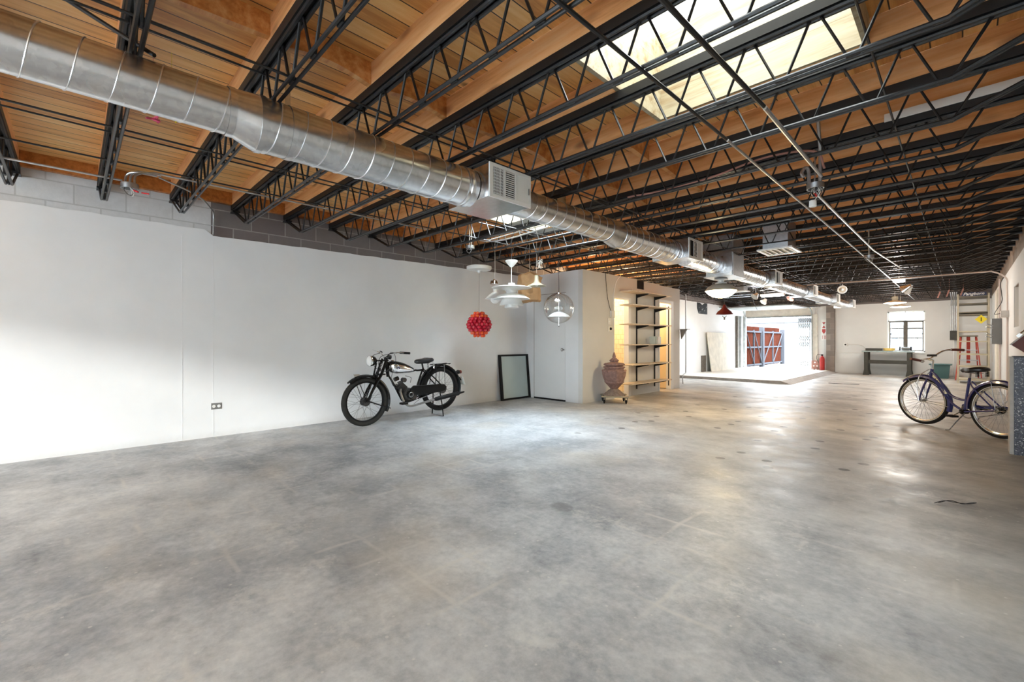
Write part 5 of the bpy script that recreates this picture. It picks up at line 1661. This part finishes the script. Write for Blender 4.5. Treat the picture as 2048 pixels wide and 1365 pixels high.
MB().box(BX + 0.001, BX + 0.012, 7.60, 7.73, 1.36, 1.47).build('plate', 'white_matt', s3, bevel=0.002)
MB().lathe([(0.03, 0.012), (0.024, 0.03), (0.001, 0.031)], (BX, 7.67, 1.415), 16, 'x').build('socket', 'matt_black', s3)
# duplex outlet on the big wall
ol = thing('wall_outlet', (XL, 1.235, 0.375), 'grey duplex outlet mounted sideways low on the white wall', 'outlet')
MB().box(XL + 0.0005, XL + 0.008, 1.185, 1.292, 0.335, 0.412).build('plate', 'panel_grey', ol, bevel=0.002)
for y_ in (1.212, 1.265):
    o = MB().lathe([(0.018, 0.008), (0.017, 0.011), (0.001, 0.011)], (XL, y_, 0.373), 20, 'x').build('receptacle', 'white', ol)
    for d_ in (-0.005, 0.005):
        MB().box(XL + 0.0111, XL + 0.0118, y_ - 0.004, y_ + 0.004, 0.373 + d_ - 0.001, 0.373 + d_ + 0.001).build('slot', 'hole', o)
# corner bracket on the far end of the box
tag(MB().prism([(BX - 0.0, 1.47), (BX + 0.18, 1.47), (BX + 0.03, 1.22)], 'y', 10.81, 10.86).prism([(BX - 0.02, 1.455), (BX + 0.2, 1.455), (BX + 0.2, 1.47), (BX - 0.02, 1.47)], 'y', 10.801, 10.95).build('corner_bracket', 'panel_grey'), 'grey triangular sheet-metal bracket on the far corner of the storeroom', 'bracket')
tag(MB().tube(smoothpts([(-5.25, 11.60, 0.03), (-5.25, 11.60, 0.25), (-5.30, 11.9, 0.30), (-5.35, 12.0, 0.32), (-5.35, 12.0, 0.6), (-5.35, 12.0, 2.45)], 3), 0.014, 8).build('conduit', 'galv_dark'), 'thin standing grey pipe beyond the storeroom corner', 'pipe')

# ------------------------------------------------------------------ urn on its dolly
ux_, uy_ = -4.66, 7.33
prof = [(0.002, 0.963), (0.012, 0.945), (0.024, 0.915), (0.03, 0.89), (0.036, 0.872), (0.028, 0.862), (0.032, 0.85), (0.052, 0.832), (0.07, 0.815), (0.084, 0.80), (0.078, 0.785), (0.062, 0.772), (0.07, 0.762),
        (0.10, 0.758), (0.165, 0.748), (0.192, 0.73), (0.19, 0.712), (0.165, 0.70), (0.16, 0.692), (0.20, 0.682), (0.205, 0.672), (0.19, 0.655), (0.175, 0.64), (0.18, 0.628), (0.215, 0.615), (0.226, 0.60),
        (0.222, 0.575), (0.212, 0.52), (0.196, 0.46), (0.172, 0.41), (0.165, 0.40), (0.17, 0.39), (0.162, 0.375), (0.135, 0.345), (0.115, 0.315), (0.09, 0.285), (0.072, 0.27), (0.07, 0.258)]


def scallop(a, h):
    if 0.70 < h < 0.765:
        return 1 + 0.05 * math.cos(a * 16)
    if 0.655 < h < 0.69:
        return 1 + 0.025 * math.cos(a * 26)
    if 0.42 < h < 0.60:
        return 1 + 0.035 * math.cos(a * 8) * math.cos((h - 0.5) * 14) + 0.015 * math.cos(a * 24)
    if 0.34 < h <= 0.42:
        return 1 + 0.06 * abs(math.cos(a * 5))
    if 0.77 < h < 0.84:
        return 1 + 0.09 * math.cos(a * 8)
    return 1.0


urn = thing('garden_urn', (ux_, uy_, 0.14), 'carved terracotta garden urn with finial lid standing on a small dolly', 'urn')
MB().lathe([(r, z) for r, z in prof], (ux_, uy_, 0), 96, mod=scallop).build('urn_body', 'terracotta', urn, sharp=1.2)
MB().lathe([(0.07, 0.262), (0.082, 0.25), (0.10, 0.235), (0.125, 0.205), (0.155, 0.18), (0.175, 0.16), (0.19, 0.145), (0.19, 0.1405)], (ux_, uy_, 0), 96, mod=lambda a, h: 1 + 0.10 * abs(math.cos(a * 6)) * (1 if h < 0.25 else 0)).build('urn_foot', 'urn_foot', urn, sharp=1.2, label='greyer lobed foot')
for k in range(8):
    a = 2 * PI * k / 8
    MB().ball((ux_ + 0.215 * math.cos(a), uy_ + 0.215 * math.sin(a), 0.605), 0.022, 10, 6).build('boss', 'terracotta', urn)
    MB().ball((ux_ + 0.168 * math.cos(a + 0.4), uy_ + 0.168 * math.sin(a + 0.4), 0.392), 0.018, 10, 6).build('boss', 'terracotta', urn)
dolly = thing('plant_dolly', (ux_, uy_, 0), 'small slatted wooden dolly on swivel casters under the urn', 'dolly', rz=0.66)
for s in (-1, 1):
    MB().box(-0.25, 0.25, s * 0.20 - 0.055, s * 0.20 + 0.055, 0.118, 0.139).build('deck_slat', 'dolly_wood', dolly, local=True, bevel=0.003)
MB().box(-0.05, 0.05, -0.145, 0.145, 0.118, 0.139).build('cross_slat', 'dolly_wood', dolly, local=True)
for sx_ in (-1, 1):
    for sy_ in (-1, 1):
        cx_, cy_ = sx_ * 0.2, sy_ * 0.19
        cst = MB().box(cx_ - 0.03, cx_ + 0.03, cy_ - 0.03, cy_ + 0.03, 0.108, 0.118).box(cx_ - 0.022, cx_ - 0.016, cy_ - 0.02, cy_ + 0.02, 0.03, 0.11).box(cx_ + 0.016, cx_ + 0.022, cy_ - 0.02, cy_ + 0.02, 0.03, 0.11).build('caster_fork', 'engine', dolly, local=True)
        MB().lathe([(0.01, -0.014), (0.034, -0.012), (0.036, 0), (0.034, 0.012), (0.01, 0.014)], (cx_, cy_, 0.036), 18, 'x').build('caster_wheel', 'rubber_dark', cst, local=True)

# ------------------------------------------------------------------ leaning framed glass
lf = thing('framed_panel', (-6.3, 6.34, 0), 'black-framed frosted glass panel leaning on the white wall by the storeroom', 'framed glass')
tilt = math.atan2(0.085, 0.90)
RM = Matrix.Translation((-6.285, 6.34, 0.003)) @ Matrix.Rotation(-tilt, 4, 'Y')
fr = MB().box(-0.045, 0, -0.41, -0.36, 0, 0.90).box(-0.045, 0, 0.36, 0.41, 0, 0.90).box(-0.045, 0, -0.36, 0.36, 0, 0.035).box(-0.045, 0, -0.36, 0.36, 0.865, 0.90)
fr.xf(RM).build('frame', 'matt_black', lf)
MB().box(-0.03, -0.022, -0.36, 0.36, 0.035, 0.865).xf(RM).build('glass', 'frost', lf)

# ------------------------------------------------------------------ right side
ct = thing('counter', (0.47, 7.0, 0), 'dark blue terrazzo counter end with pale edge at the right of the frame', 'counter')
MB().box(0.375, 0.638, 6.88, 7.12, 0, 1.0).build('body', 'terrazzo', ct)
MB().box(0.345, 0.374, 6.89, 7.12, 0.0, 1.005).build('edge_strip', 'concrete_edge', ct)
MB().box(0.37, 0.638, 6.868, 7.125, 1.001, 1.012).build('top_edge', 'nailer', ct)
bp = thing('tilted_panel', (0.52, 7.2, 1.14), 'glossy brown tilted panel with chrome fitting above the terrazzo counter', 'panel')
RM = Matrix.Translation((0.36, 7.0, 1.13)) @ Matrix.Rotation(-0.85, 4, 'Y')
MB().box(0, 0.30, -0.05, 0.05, -0.16, 0.0).xf(RM).build('panel', 'brown_leather', bp)
MB().box(-0.004, 0.30, -0.052, 0.052, 0.0, 0.010).xf(RM).build('light_edge', 'concrete_edge', bp)
MB().tube([(0.10, -0.03, 0.03), (0.30, -0.03, 0.03)], 0.008, 8).box(0.09, 0.13, -0.045, -0.015, 0.0, 0.04).xf(RM).build('chrome_fitting', 'chrome', bp)
ep = thing('electrical_panel', (0.55, 15.3, 1.4), 'tall grey electrical box with side levers on the right wall', 'electrical panel')
MB().box(0.48, 0.638, 15.15, 15.55, 1.10, 1.69).build('cabinet', 'panel_grey', ep, bevel=0.006)
for z_ in (1.30, 1.52):
    MB().bar((0.50, 15.16, z_), (0.40, 15.13, z_ + 0.05), 0.02, 0.02).bar((0.50, 15.16, z_ - 0.06), (0.39, 15.13, z_ - 0.02), 0.02, 0.02).build('lever', 'steel', ep)
MB().tube([(0.61, 15.2, 1.69), (0.61, 15.2, 2.6)], 0.02, 8).build('riser_pipe', 'conduit_paint', ep)
MB().tube([(0.61, 15.2, 0.0), (0.61, 15.2, 1.10)], 0.02, 8).build('riser_pipe', 'conduit_paint', ep)
tag(MB().tube([(0.618, 13.0, 0.0), (0.618, 13.0, 1.63)], 0.016, 8).build('conduit', 'conduit_paint'), 'pinkish painted conduit from the floor up to the small wall box', 'conduit')
wb_ = thing('wall_box', (0.57, 13.0, 1.7), 'small white square box on the right wall conduit', 'electrical box')
MB().box(0.53, 0.638, 12.92, 13.08, 1.635, 1.765).build('box', 'concrete_edge', wb_, bevel=0.004)
tag(MB().tube(smoothpts([(0.57, 12.98, 2.42), (0.53, 13.0, 2.3), (0.55, 13.1, 2.1), (0.55, 13.1, 1.95), (0.50, 14.0, 1.80), (0.52, 15.0, 1.78), (0.61, 15.14, 1.80)], 6), 0.007, 6).build('cable', 'wire_black'), 'black cable hanging from the ceiling pipe on the right wall', 'cable')
# vertical bits on the right wall: pale board
tag(MB().box(0.60, 0.638, 16.4, 17.2, 0.0, 2.45).build('wall_board', 'plywood'), 'pale upright board on the right wall past the electrical box', 'board')

# tall shelving rack
rk = thing('shelving_rack', (0.2, 17.9, 0), 'tall beige metal shelving rack in the far right corner under the sign', 'shelving')
X0, X1, Y0_, Y1_ = -0.10, 0.52, 17.55, 18.35
for (x_, y_) in ((X0, Y0_), (X1, Y0_), (X0, Y1_), (X1, Y1_)):
    sx_, sy_ = (1 if x_ == X0 else -1), (1 if y_ == Y0_ else -1)
    MB().box(min(x_, x_ + sx_ * 0.035), max(x_, x_ + sx_ * 0.035), y_ - 0.002, y_ + 0.002, 0, 2.47).box(x_ - 0.002, x_ + 0.002, min(y_, y_ + sy_ * 0.035), max(y_, y_ + sy_ * 0.035), 0, 2.47).build('post', 'rack_beige', rk)
for z_ in (0.10, 0.46, 0.80, 1.16, 1.43, 1.90, 1.96, 2.20, 2.40):
    MB().box(X0 + 0.005, X1 - 0.005, Y0_ + 0.005, Y1_ - 0.005, z_ - 0.016, z_ + 0.016).build('shelf', 'rack_dark' if z_ > 1.5 else 'rack_beige', rk)
sg = thing('sign', (0.21, 17.53, 2.48), 'navy sign with white script lettering on top of the shelving rack', 'sign')
MB().box(-0.03, 0.46, 17.525, 17.545, 2.41, 2.505).build('sign_board', 'sign_navy', sg)
tm = text_mesh('Pangborn', 0.105, 0.001, 0.35)
to = bpy.data.objects.new('lettering', tm)
COL.objects.link(to)
to.parent = sg
to.location = (0.215 - 0.21, 17.522 - 17.53, 2.462 - 2.48)
to.rotation_euler = (PI / 2, 0, 0)
tm.materials.clear()
tm.materials.append(M['white'])
yt = thing('yellow_tag', (0.36, 17.50, 1.76), 'yellow diamond tag hanging from the right side of the shelving rack', 'tag')
MB().prism([(0.36, 1.64), (0.48, 1.76), (0.36, 1.88), (0.24, 1.76)], 'y', 17.50, 17.505).build('tag_plate', 'yellow', yt)
MB().box(0.352, 0.368, 17.496, 17.499, 1.71, 1.81).build('mark', 'matt_black', yt)
MB().tube([(0.36, 17.503, 1.875), (0.36, 17.54, 1.93)], 0.004, 6).build('tie', 'wire_black', yt)
# red stepladder
ld = thing('stepladder', (0.0, 19.2, 0), 'red fibreglass stepladder standing behind the shelving rack', 'stepladder')
zt_ = 1.30
for s in (-1, 1):
    MB().bar((0.13 + s * 0.17, 19.15, zt_), (0.13 + s * 0.27, 18.75, 0.0), 0.028, 0.07, (0, 1, 0)).build('front_rail', 'ladder_red', ld)
    MB().bar((0.13 + s * 0.15, 19.20, zt_), (0.13 + s * 0.22, 19.70, 0.0), 0.028, 0.05, (0, 1, 0)).build('rear_rail', 'ladder_red', ld)
MB().box(-0.07, 0.33, 19.06, 19.26, zt_, zt_ + 0.04).build('top_cap', 'rack_dark', ld, bevel=0.005)
for k, z_ in enumerate((0.3, 0.6, 0.9)):
    t_ = 1 - z_ / zt_
    MB().box(0.13 - 0.17 - 0.1 * t_ + 0.02, 0.13 + 0.17 + 0.1 * t_ - 0.02, 19.12 - 0.4 * t_, 19.20 - 0.4 * t_, z_ - 0.012, z_ + 0.012).build('step', 'steel', ld)
MB().bar((0.13, 19.22, zt_), (0.13, 19.50, 0.5), 0.08, 0.02, (0, 1, 0)).build('back_brace', 'ladder_red', ld)
# teal tub
tb = thing('plastic_tub', (-0.47, 19.45, 0), 'dark teal plastic tub on the floor left of the shelving rack', 'tub')
MB().add([(-0.66, 19.25, 0), (-0.30, 19.25, 0), (-0.30, 19.7, 0), (-0.66, 19.7, 0), (-0.70, 19.2, 0.42), (-0.26, 19.2, 0.42), (-0.26, 19.75, 0.42), (-0.70, 19.75, 0.42)],
         [(0, 1, 2, 3), (7, 6, 5, 4), (0, 4, 5, 1), (1, 5, 6, 2), (2, 6, 7, 3), (3, 7, 4, 0)]).build('tub_body', 'teal', tb)
MB().box(-0.74, -0.22, 19.16, 19.79, 0.42, 0.45).build('lid', 'teal', tb, bevel=0.006)
# workbench
wbn = thing('workbench', (-1.78, 19.65, 0), 'olive steel workbench below the far window', 'workbench')
bx0, bx1, by0, by1 = -2.42, -1.13, 19.38, 19.98
MB().box(bx0 - 0.02, bx1 + 0.02, by0 - 0.02, by1 + 0.02, 0.795, 0.835).build('bench_top', 'bench_top', wbn, bevel=0.004)
for x_ in (bx0 + 0.09, bx1 - 0.09):
    for y_, s_ in ((by0 + 0.05, -1), (by1 - 0.05, 1)):
        MB().prism([(x_ - 0.055, 0.795), (x_ + 0.055, 0.795), (x_ + 0.05, 0.2), (x_ + 0.085, 0.0), (x_ - 0.085, 0.0), (x_ - 0.05, 0.2)], 'y', y_ - 0.03, y_ + 0.03).build('leg', 'bench_green', wbn)
MB().box(bx0 + 0.13, bx1 - 0.13, by0 + 0.10, by1 - 0.10, 0.43, 0.455).build('lower_shelf', 'bench_green', wbn)
MB().box(bx0 + 0.13, bx1 - 0.13, by0 + 0.06, by0 + 0.10, 0.40, 0.52).build('stretcher', 'bench_green', wbn)
o = MB().box(-2.36, -1.92, 19.55, 19.85, 0.836, 0.92).build('parts_tray', 'bench_green', bevel=0.006)
tag(o, 'long dark olive tray on the left of the workbench', 'tray')
o = MB().lathe([(0.10, 0.0), (0.15, 0.01), (0.165, 0.09), (0.155, 0.09), (0.14, 0.02), (0.001, 0.015)], (-1.74, 19.65, 0.8365), 28, cap=False).build('bowl', 'bowl_yellow')
tag(o, 'pale yellow bowl in the middle of the workbench', 'bowl')
gr = thing('bench_grinder', (-1.28, 19.6, 0.836), 'grey bench grinder at the right end of the workbench', 'grinder')
MB().box(-1.36, -1.22, 19.54, 19.66, 0.836, 0.87).build('base', 'panel_grey', gr)
MB().tube([(-1.42, 19.6, 0.92), (-1.20, 19.6, 0.92)], 0.045, 14).build('motor', 'panel_grey', gr)
for x_ in (-1.46, -1.18):
    MB().lathe([(0.01, -0.015), (0.065, -0.015), (0.065, 0.015), (0.01, 0.015)], (x_, 19.6, 0.92), 20, 'x').build('grinding_wheel', 'matt_black', gr)
pl2 = thing('wall_outlet', (-3.0, YF - 0.02, 1.0), 'white outlet box on the far wall between pier and workbench', 'outlet')
MB().box(-3.07, -2.95, YF - 0.05, YF - 0.001, 0.98, 1.09).build('box', 'white', pl2, bevel=0.004)
MB().lathe([(0.03, -0.058), (0.03, -0.05)], (-3.01, YF, 1.035), 14, 'y').build('socket', 'matt_black', pl2)
tag(MB().tube(smoothpts([(-2.95, YF - 0.02, 1.04), (-2.7, YF - 0.02, 1.04), (-2.5, YF - 0.03, 0.98), (-2.42, YF - 0.12, 0.90)], 5), 0.008, 6).build('cable', 'wire_white'), 'white cable from the far wall outlet down to the workbench', 'cable')
tag(MB().tube(smoothpts([(-3.30, YF - 0.02, 2.4), (-3.30, YF - 0.02, 1.0), (-3.28, YF - 0.02, 0.78), (-3.15, YF - 0.02, 0.74), (-2.42, YF - 0.02, 0.74)], 4), 0.009, 6).build('conduit', 'white_matt'), 'white pipe turning along the far wall behind the workbench', 'conduit')

# ------------------------------------------------------------------ garage bay
# leaning board and a dark strip in place of the shaded gap behind it
lb = MB().box(-0.012, 0.012, 15.95, 18.2, 0, 1.40)
lb.xf(Matrix.Translation((XL + 0.22, 0, 0.087)) @ Matrix.Rotation(-0.12, 4, 'Y'))
tag(lb.build('leaning_board', 'plywood'), 'large whitewashed sheet board leaning on the left wall of the garage bay', 'board')
tag(MB().box(XL + 0.002, XL + 0.03, 15.6, 15.95, 0.086, 0.66).build('board', 'dark_wood'), 'dark strip standing in for the shaded gap behind the leaning white sheet', 'board')
# black and white cloth
cl = thing('wall_cloth', (XL + 0.02, 15.7, 2.3), 'black cloth with white strokes pinned high on the garage bay wall', 'cloth')
MB().prism([(15.25, 2.50), (15.50, 2.50), (15.68, 2.43), (15.90, 2.51), (16.12, 2.50), (16.12, 2.12), (15.40, 2.12), (15.26, 2.30)], 'x', XL + 0.002, XL + 0.008).build('cloth', 'matt_black', cl)
random.seed(11)
for k in range(12):
    y_, z_ = random.uniform(15.36, 16.04), random.uniform(2.16, 2.38)
    a = random.uniform(-0.8, 0.8)
    w_ = random.uniform(0.03, 0.09)
    pt = [(y_ + w_ * math.cos(a), z_ + w_ * math.sin(a)), (y_ + 0.02 * math.sin(a), z_ - 0.02), (y_ - w_ * math.cos(a) * 0.8, z_ - w_ * 0.5)]
    MB().prism(pt, 'x', XL + 0.0082, XL + 0.0095).build('white_stroke', 'white', cl)
# grey timber posts at the left jamb
for k, (y_, w_, m_, l_) in enumerate(((18.95, 0.10, 'dark_wood', 'dark weathered timber post left of the garage opening'), (19.35, 0.16, 'grey_paint', 'grey painted timber post in the left garage jamb'), (19.85, 0.14, 'grey_paint', 'grey post nearest the garage opening on the left'))):
    tag(MB().box(XL + 0.002, XL + 0.09, y_, y_ + w_, 0.086, 2.18).build('jamb_post', m_, bevel=0.004), l_, 'post')
# overhead door on tracks
od = thing('overhead_door', (-5.2, 18.4, 2.42), 'pale sectional garage door pushed up flat below the joists', 'garage door')
for k in range(4):
    MB().box(ga0 + 0.05, ga1 - 0.02, 17.4 + k * 0.55, 17.4 + k * 0.55 + 0.54, 2.40, 2.435).build('door_section', 'grey_paint', od)
for x_ in (ga0 + 0.02, ga1 + 0.02):
    MB().tube(smoothpts([(x_, 20.1, 0.09), (x_, 20.1, 1.8), (x_, 20.05, 2.15), (x_, 19.85, 2.36), (x_, 19.5, 2.42), (x_, 17.2, 2.42)], 4), 0.02, 6).build('track', 'grey_paint', od)
MB().tube([(ga0 + 0.02, 20.0, 2.47), (ga1 + 0.3, 20.0, 2.47)], 0.02, 10).build('torsion_bar', 'steel', od)
MB().bar((ga1 + 0.02, 17.3, 2.43), (ga1 + 0.02, 17.6, 2.53), 0.03, 0.01).build('track_bracket', 'steel', od)
# folding scissor gate
fg = thing('folding_gate', (-4.27, 20.08, 0.086), 'folded grey steel scissor gate at the right side of the garage opening', 'gate')
for k in range(6):
    x_ = -4.47 + k * 0.072
    MB().box(x_, x_ + 0.016, 20.06, 20.09, 0.09, 2.12).build('bar', 'grey_paint', fg)
for z_ in (0.30, 1.05, 1.28, 1.76, 1.98):
    for k in range(5):
        x_ = -4.462 + k * 0.072
        MB().bar((x_, 20.05, z_ - 0.09), (x_ + 0.072, 20.05, z_ + 0.09), 0.02, 0.006, (0, 1, 0)).bar((x_, 20.044, z_ + 0.09), (x_ + 0.072, 20.044, z_ - 0.09), 0.02, 0.006, (0, 1, 0)).build('scissor_link', 'panel_grey', fg)
# extinguisher and sign, box
fe = thing('fire_extinguisher', (-3.68, 19.92, 0.0), 'tall red fire extinguisher with black hose beside the block pier', 'fire extinguisher')
MB().lathe([(0.02, 0.0), (0.075, 0.003), (0.08, 0.03), (0.08, 0.50), (0.06, 0.57), (0.025, 0.60), (0.02, 0.62)], (-3.68, 19.92, 0), 24).build('cylinder', 'red_tank', fe)
MB().box(-3.71, -3.65, 19.90, 19.94, 0.62, 0.67).build('valve', 'matt_black', fe)
MB().tube(smoothpts([(-3.70, 19.9, 0.65), (-3.82, 19.88, 0.66), (-3.84, 19.88, 0.5), (-3.78, 19.88, 0.36)], 5), 0.009, 6).build('hose', 'wire_black', fe)
ts_ = thing('stored_board', (-3.92, 20.0, 0), 'patterned pale board standing between gate and red fire extinguisher', 'board')
MB().box(-4.02, -3.80, 19.93, 19.97, 0.002, 0.43).build('board', 'rust', ts_)
for k in range(5):
    MB().lathe([(0.028, -0.003), (0.028, 0.0)], (-3.98 + 0.035 * k, 19.929, 0.10 + 0.13 * (k % 3)), 8, 'y').build('patch', 'white', ts_)
es = thing('wall_sign', (-3.68, YF - 0.02, 1.55), 'tall narrow white and red sign above the fire extinguisher', 'sign')
MB().box(-3.75, -3.60, YF - 0.02, YF - 0.001, 1.20, 1.98).build('sign_board', 'white', es)
ys_ = YF - 0.022
MB().prism([(-3.73, 1.88), (-3.62, 1.88), (-3.675, 1.79)], 'y', ys_, ys_ + 0.002).build('red_mark', 'sign_red', es)
MB().prism([(-3.73, 1.66), (-3.62, 1.66), (-3.675, 1.76)], 'y', ys_, ys_ + 0.002).build('red_mark', 'sign_red', es)
MB().prism([(-3.73, 1.62), (-3.62, 1.62), (-3.62, 1.52), (-3.675, 1.44), (-3.73, 1.52)], 'y', ys_, ys_ + 0.002).build('red_mark', 'sign_red', es)
for x_ in (-3.72, -3.66, -3.62):
    MB().box(x_, x_ + 0.014, ys_, ys_ + 0.002, 1.24, 1.38).build('red_mark', 'sign_red', es)
tag(MB().tube([(-3.90, YF - 0.03, 0.5), (-3.90, YF - 0.03, 2.45)], 0.012, 6).build('conduit', 'white_matt'), 'thin white vertical pipe right of the garage opening', 'conduit')
tag(MB().box(-3.96, -3.86, YF - 0.05, YF - 0.043, 1.32, 1.42).build('switch_plate', 'panel_grey'), 'small grey switch plate on the pipe right of the garage opening', 'switch')
tag(MB().tube([(-4.6, 14.6, 3.006), (-4.45, 14.75, 2.30), (-4.38, 14.8, 2.12)], 0.006, 6).build('cable', 'wire_black'), 'short dark wire dangling in front of the garage header', 'cable')

# loose wire on the near floor
tag(MB().tube(smoothpts([(-0.14, 4.40, 0.006), (-0.09, 4.46, 0.02), (-0.02, 4.50, 0.012), (0.03, 4.55, 0.006), (0.07, 4.56, 0.02), (0.05, 4.60, 0.006), (0.0, 4.52, 0.006), (-0.06, 4.50, 0.02), (-0.12, 4.44, 0.004)], 5), 0.0025, 5).build('loose_wire', 'wire_black'), 'thin bent dark wire lying on the floor at the right', 'wire')

# ------------------------------------------------------------------ outside
struct('ground_outside', MB().box(-16, 8, YF + 0.2, 40, -0.1, -0.02), 'ext_ground')
gt = thing('yard_gate', (-6.5, 20.4, 0), 'red-brown yard gate panels with white steel bracing outside the garage opening', 'gate')
for k, (ya, yb) in enumerate(((20.40, 22.55), (22.75, 25.85))):
    MB().box(-6.56, -6.53, ya, yb, 0.10, 1.62).build('sheet', 'gate_red', gt)
    for zz in (0.08, 0.86, 1.55):
        MB().box(-6.53, -6.48, ya, yb, zz, zz + 0.07).build('rail', 'frame_grey', gt)
    mid = (ya + yb) / 2
    for yy in (ya, mid, yb - 0.06):
        MB().box(-6.53, -6.475, yy, yy + 0.06, 0.06, 1.66).build('stile', 'frame_grey', gt)
    for (a_, c2) in ((ya, mid), (mid, yb)):
        p0, p1 = ((a_, 1.55), (c2, 0.15)) if k == 0 else ((c2, 1.55), (a_, 0.15))
        MB().bar((-6.47, p0[0], p0[1]), (-6.47, p1[0], p1[1]), 0.03, 0.045).build('brace', 'frame_grey', gt)
MB().box(-6.60, -6.42, 22.56, 22.74, -0.02, 1.80).build('gate_post', 'frame_grey', gt)
MB().box(-6.60, -6.42, 25.90, 26.10, -0.02, 1.75).build('gate_post', 'frame_grey', gt)
tag(MB().box(-7.2, -6.9, 20.5, 27.0, -0.02, 1.85).build('yard_wall', 'gate_red'), 'reddish yard wall rising just behind the gate', 'wall')
hb = thing('outside_building', (-3, 32, 0), 'bleached pale building across the yard outside the garage', 'building')
MB().box(-6.2, 0.4, 31, 36, -0.02, 7.5).build('wall', 'ext_white', hb)
hb2 = thing('outside_building', (-12, 34, 0), 'low shed with grey roof behind the yard gate', 'building')
MB().box(-15, -6.4, 32, 38, -0.02, 2.3).build('wall', 'ext_white', hb2)
MB().box(-15, -6.4, 31.4, 38, 2.3, 2.55).build('roof', 'ext_roof', hb2)
fc2 = thing('fence', (-1.4, 22.2, 0), 'pale board fence outside the far window', 'fence')
for k in range(14):
    x_ = -3.0 + k * 0.22
    MB().box(x_, x_ + 0.195, 22.2, 22.23, -0.02, 1.75).build('board', 'fence_grey', fc2)
for z_ in (0.6, 1.4):
    MB().box(-3.0, 0.08, 22.23, 22.28, z_, z_ + 0.08).build('rail', 'frame_grey', fc2)
tag(MB().box(-1.36, -0.80, 20.6, 21.0, 1.55, 1.85).build('window_cooler', 'panel_grey'), 'grey box outside the upper right panes of the far window', 'cooler')
MBp = MB().box(-1.1, -1.06, 20.6, 21.0, -0.02, 1.55).build('bracket_post', 'panel_grey')
tag(MBp, 'grey post holding the box outside the far window', 'post')

# ------------------------------------------------------------------ lamps that are on
def lampl(name, loc, energy, color, size=0.08):
    d = bpy.data.lights.new(name, 'POINT')
    d.energy = energy
    d.color = color
    d.shadow_soft_size = size
    o = bpy.data.objects.new(name, d)
    COL.objects.link(o)
    o.location = loc
    return o


lampl('pendant_light', (-2.76, 7.50, 1.80), 8, (1.0, 0.78, 0.45), 0.12)
lampl('storeroom_light', (-5.75, 8.25, 2.28), 22, (1.0, 0.78, 0.50), 0.10)
lampl('storeroom_light', (-5.75, 9.90, 2.28), 22, (1.0, 0.78, 0.50), 0.10)
lampl('dish_light', (-1.31, 16.19, 2.10), 14, (1.0, 0.93, 0.84), 0.35)
lampl('dish_light', (-1.33, 18.0, 2.10), 14, (1.0, 0.93, 0.84), 0.35)
lampl('flush_light', (-0.95, 12.56, 2.36), 18, (1.0, 0.95, 0.88), 0.1)
lampl('strip_light', (-3.75, 14.0, 2.36), 25, (1.0, 0.97, 0.92), 0.3)
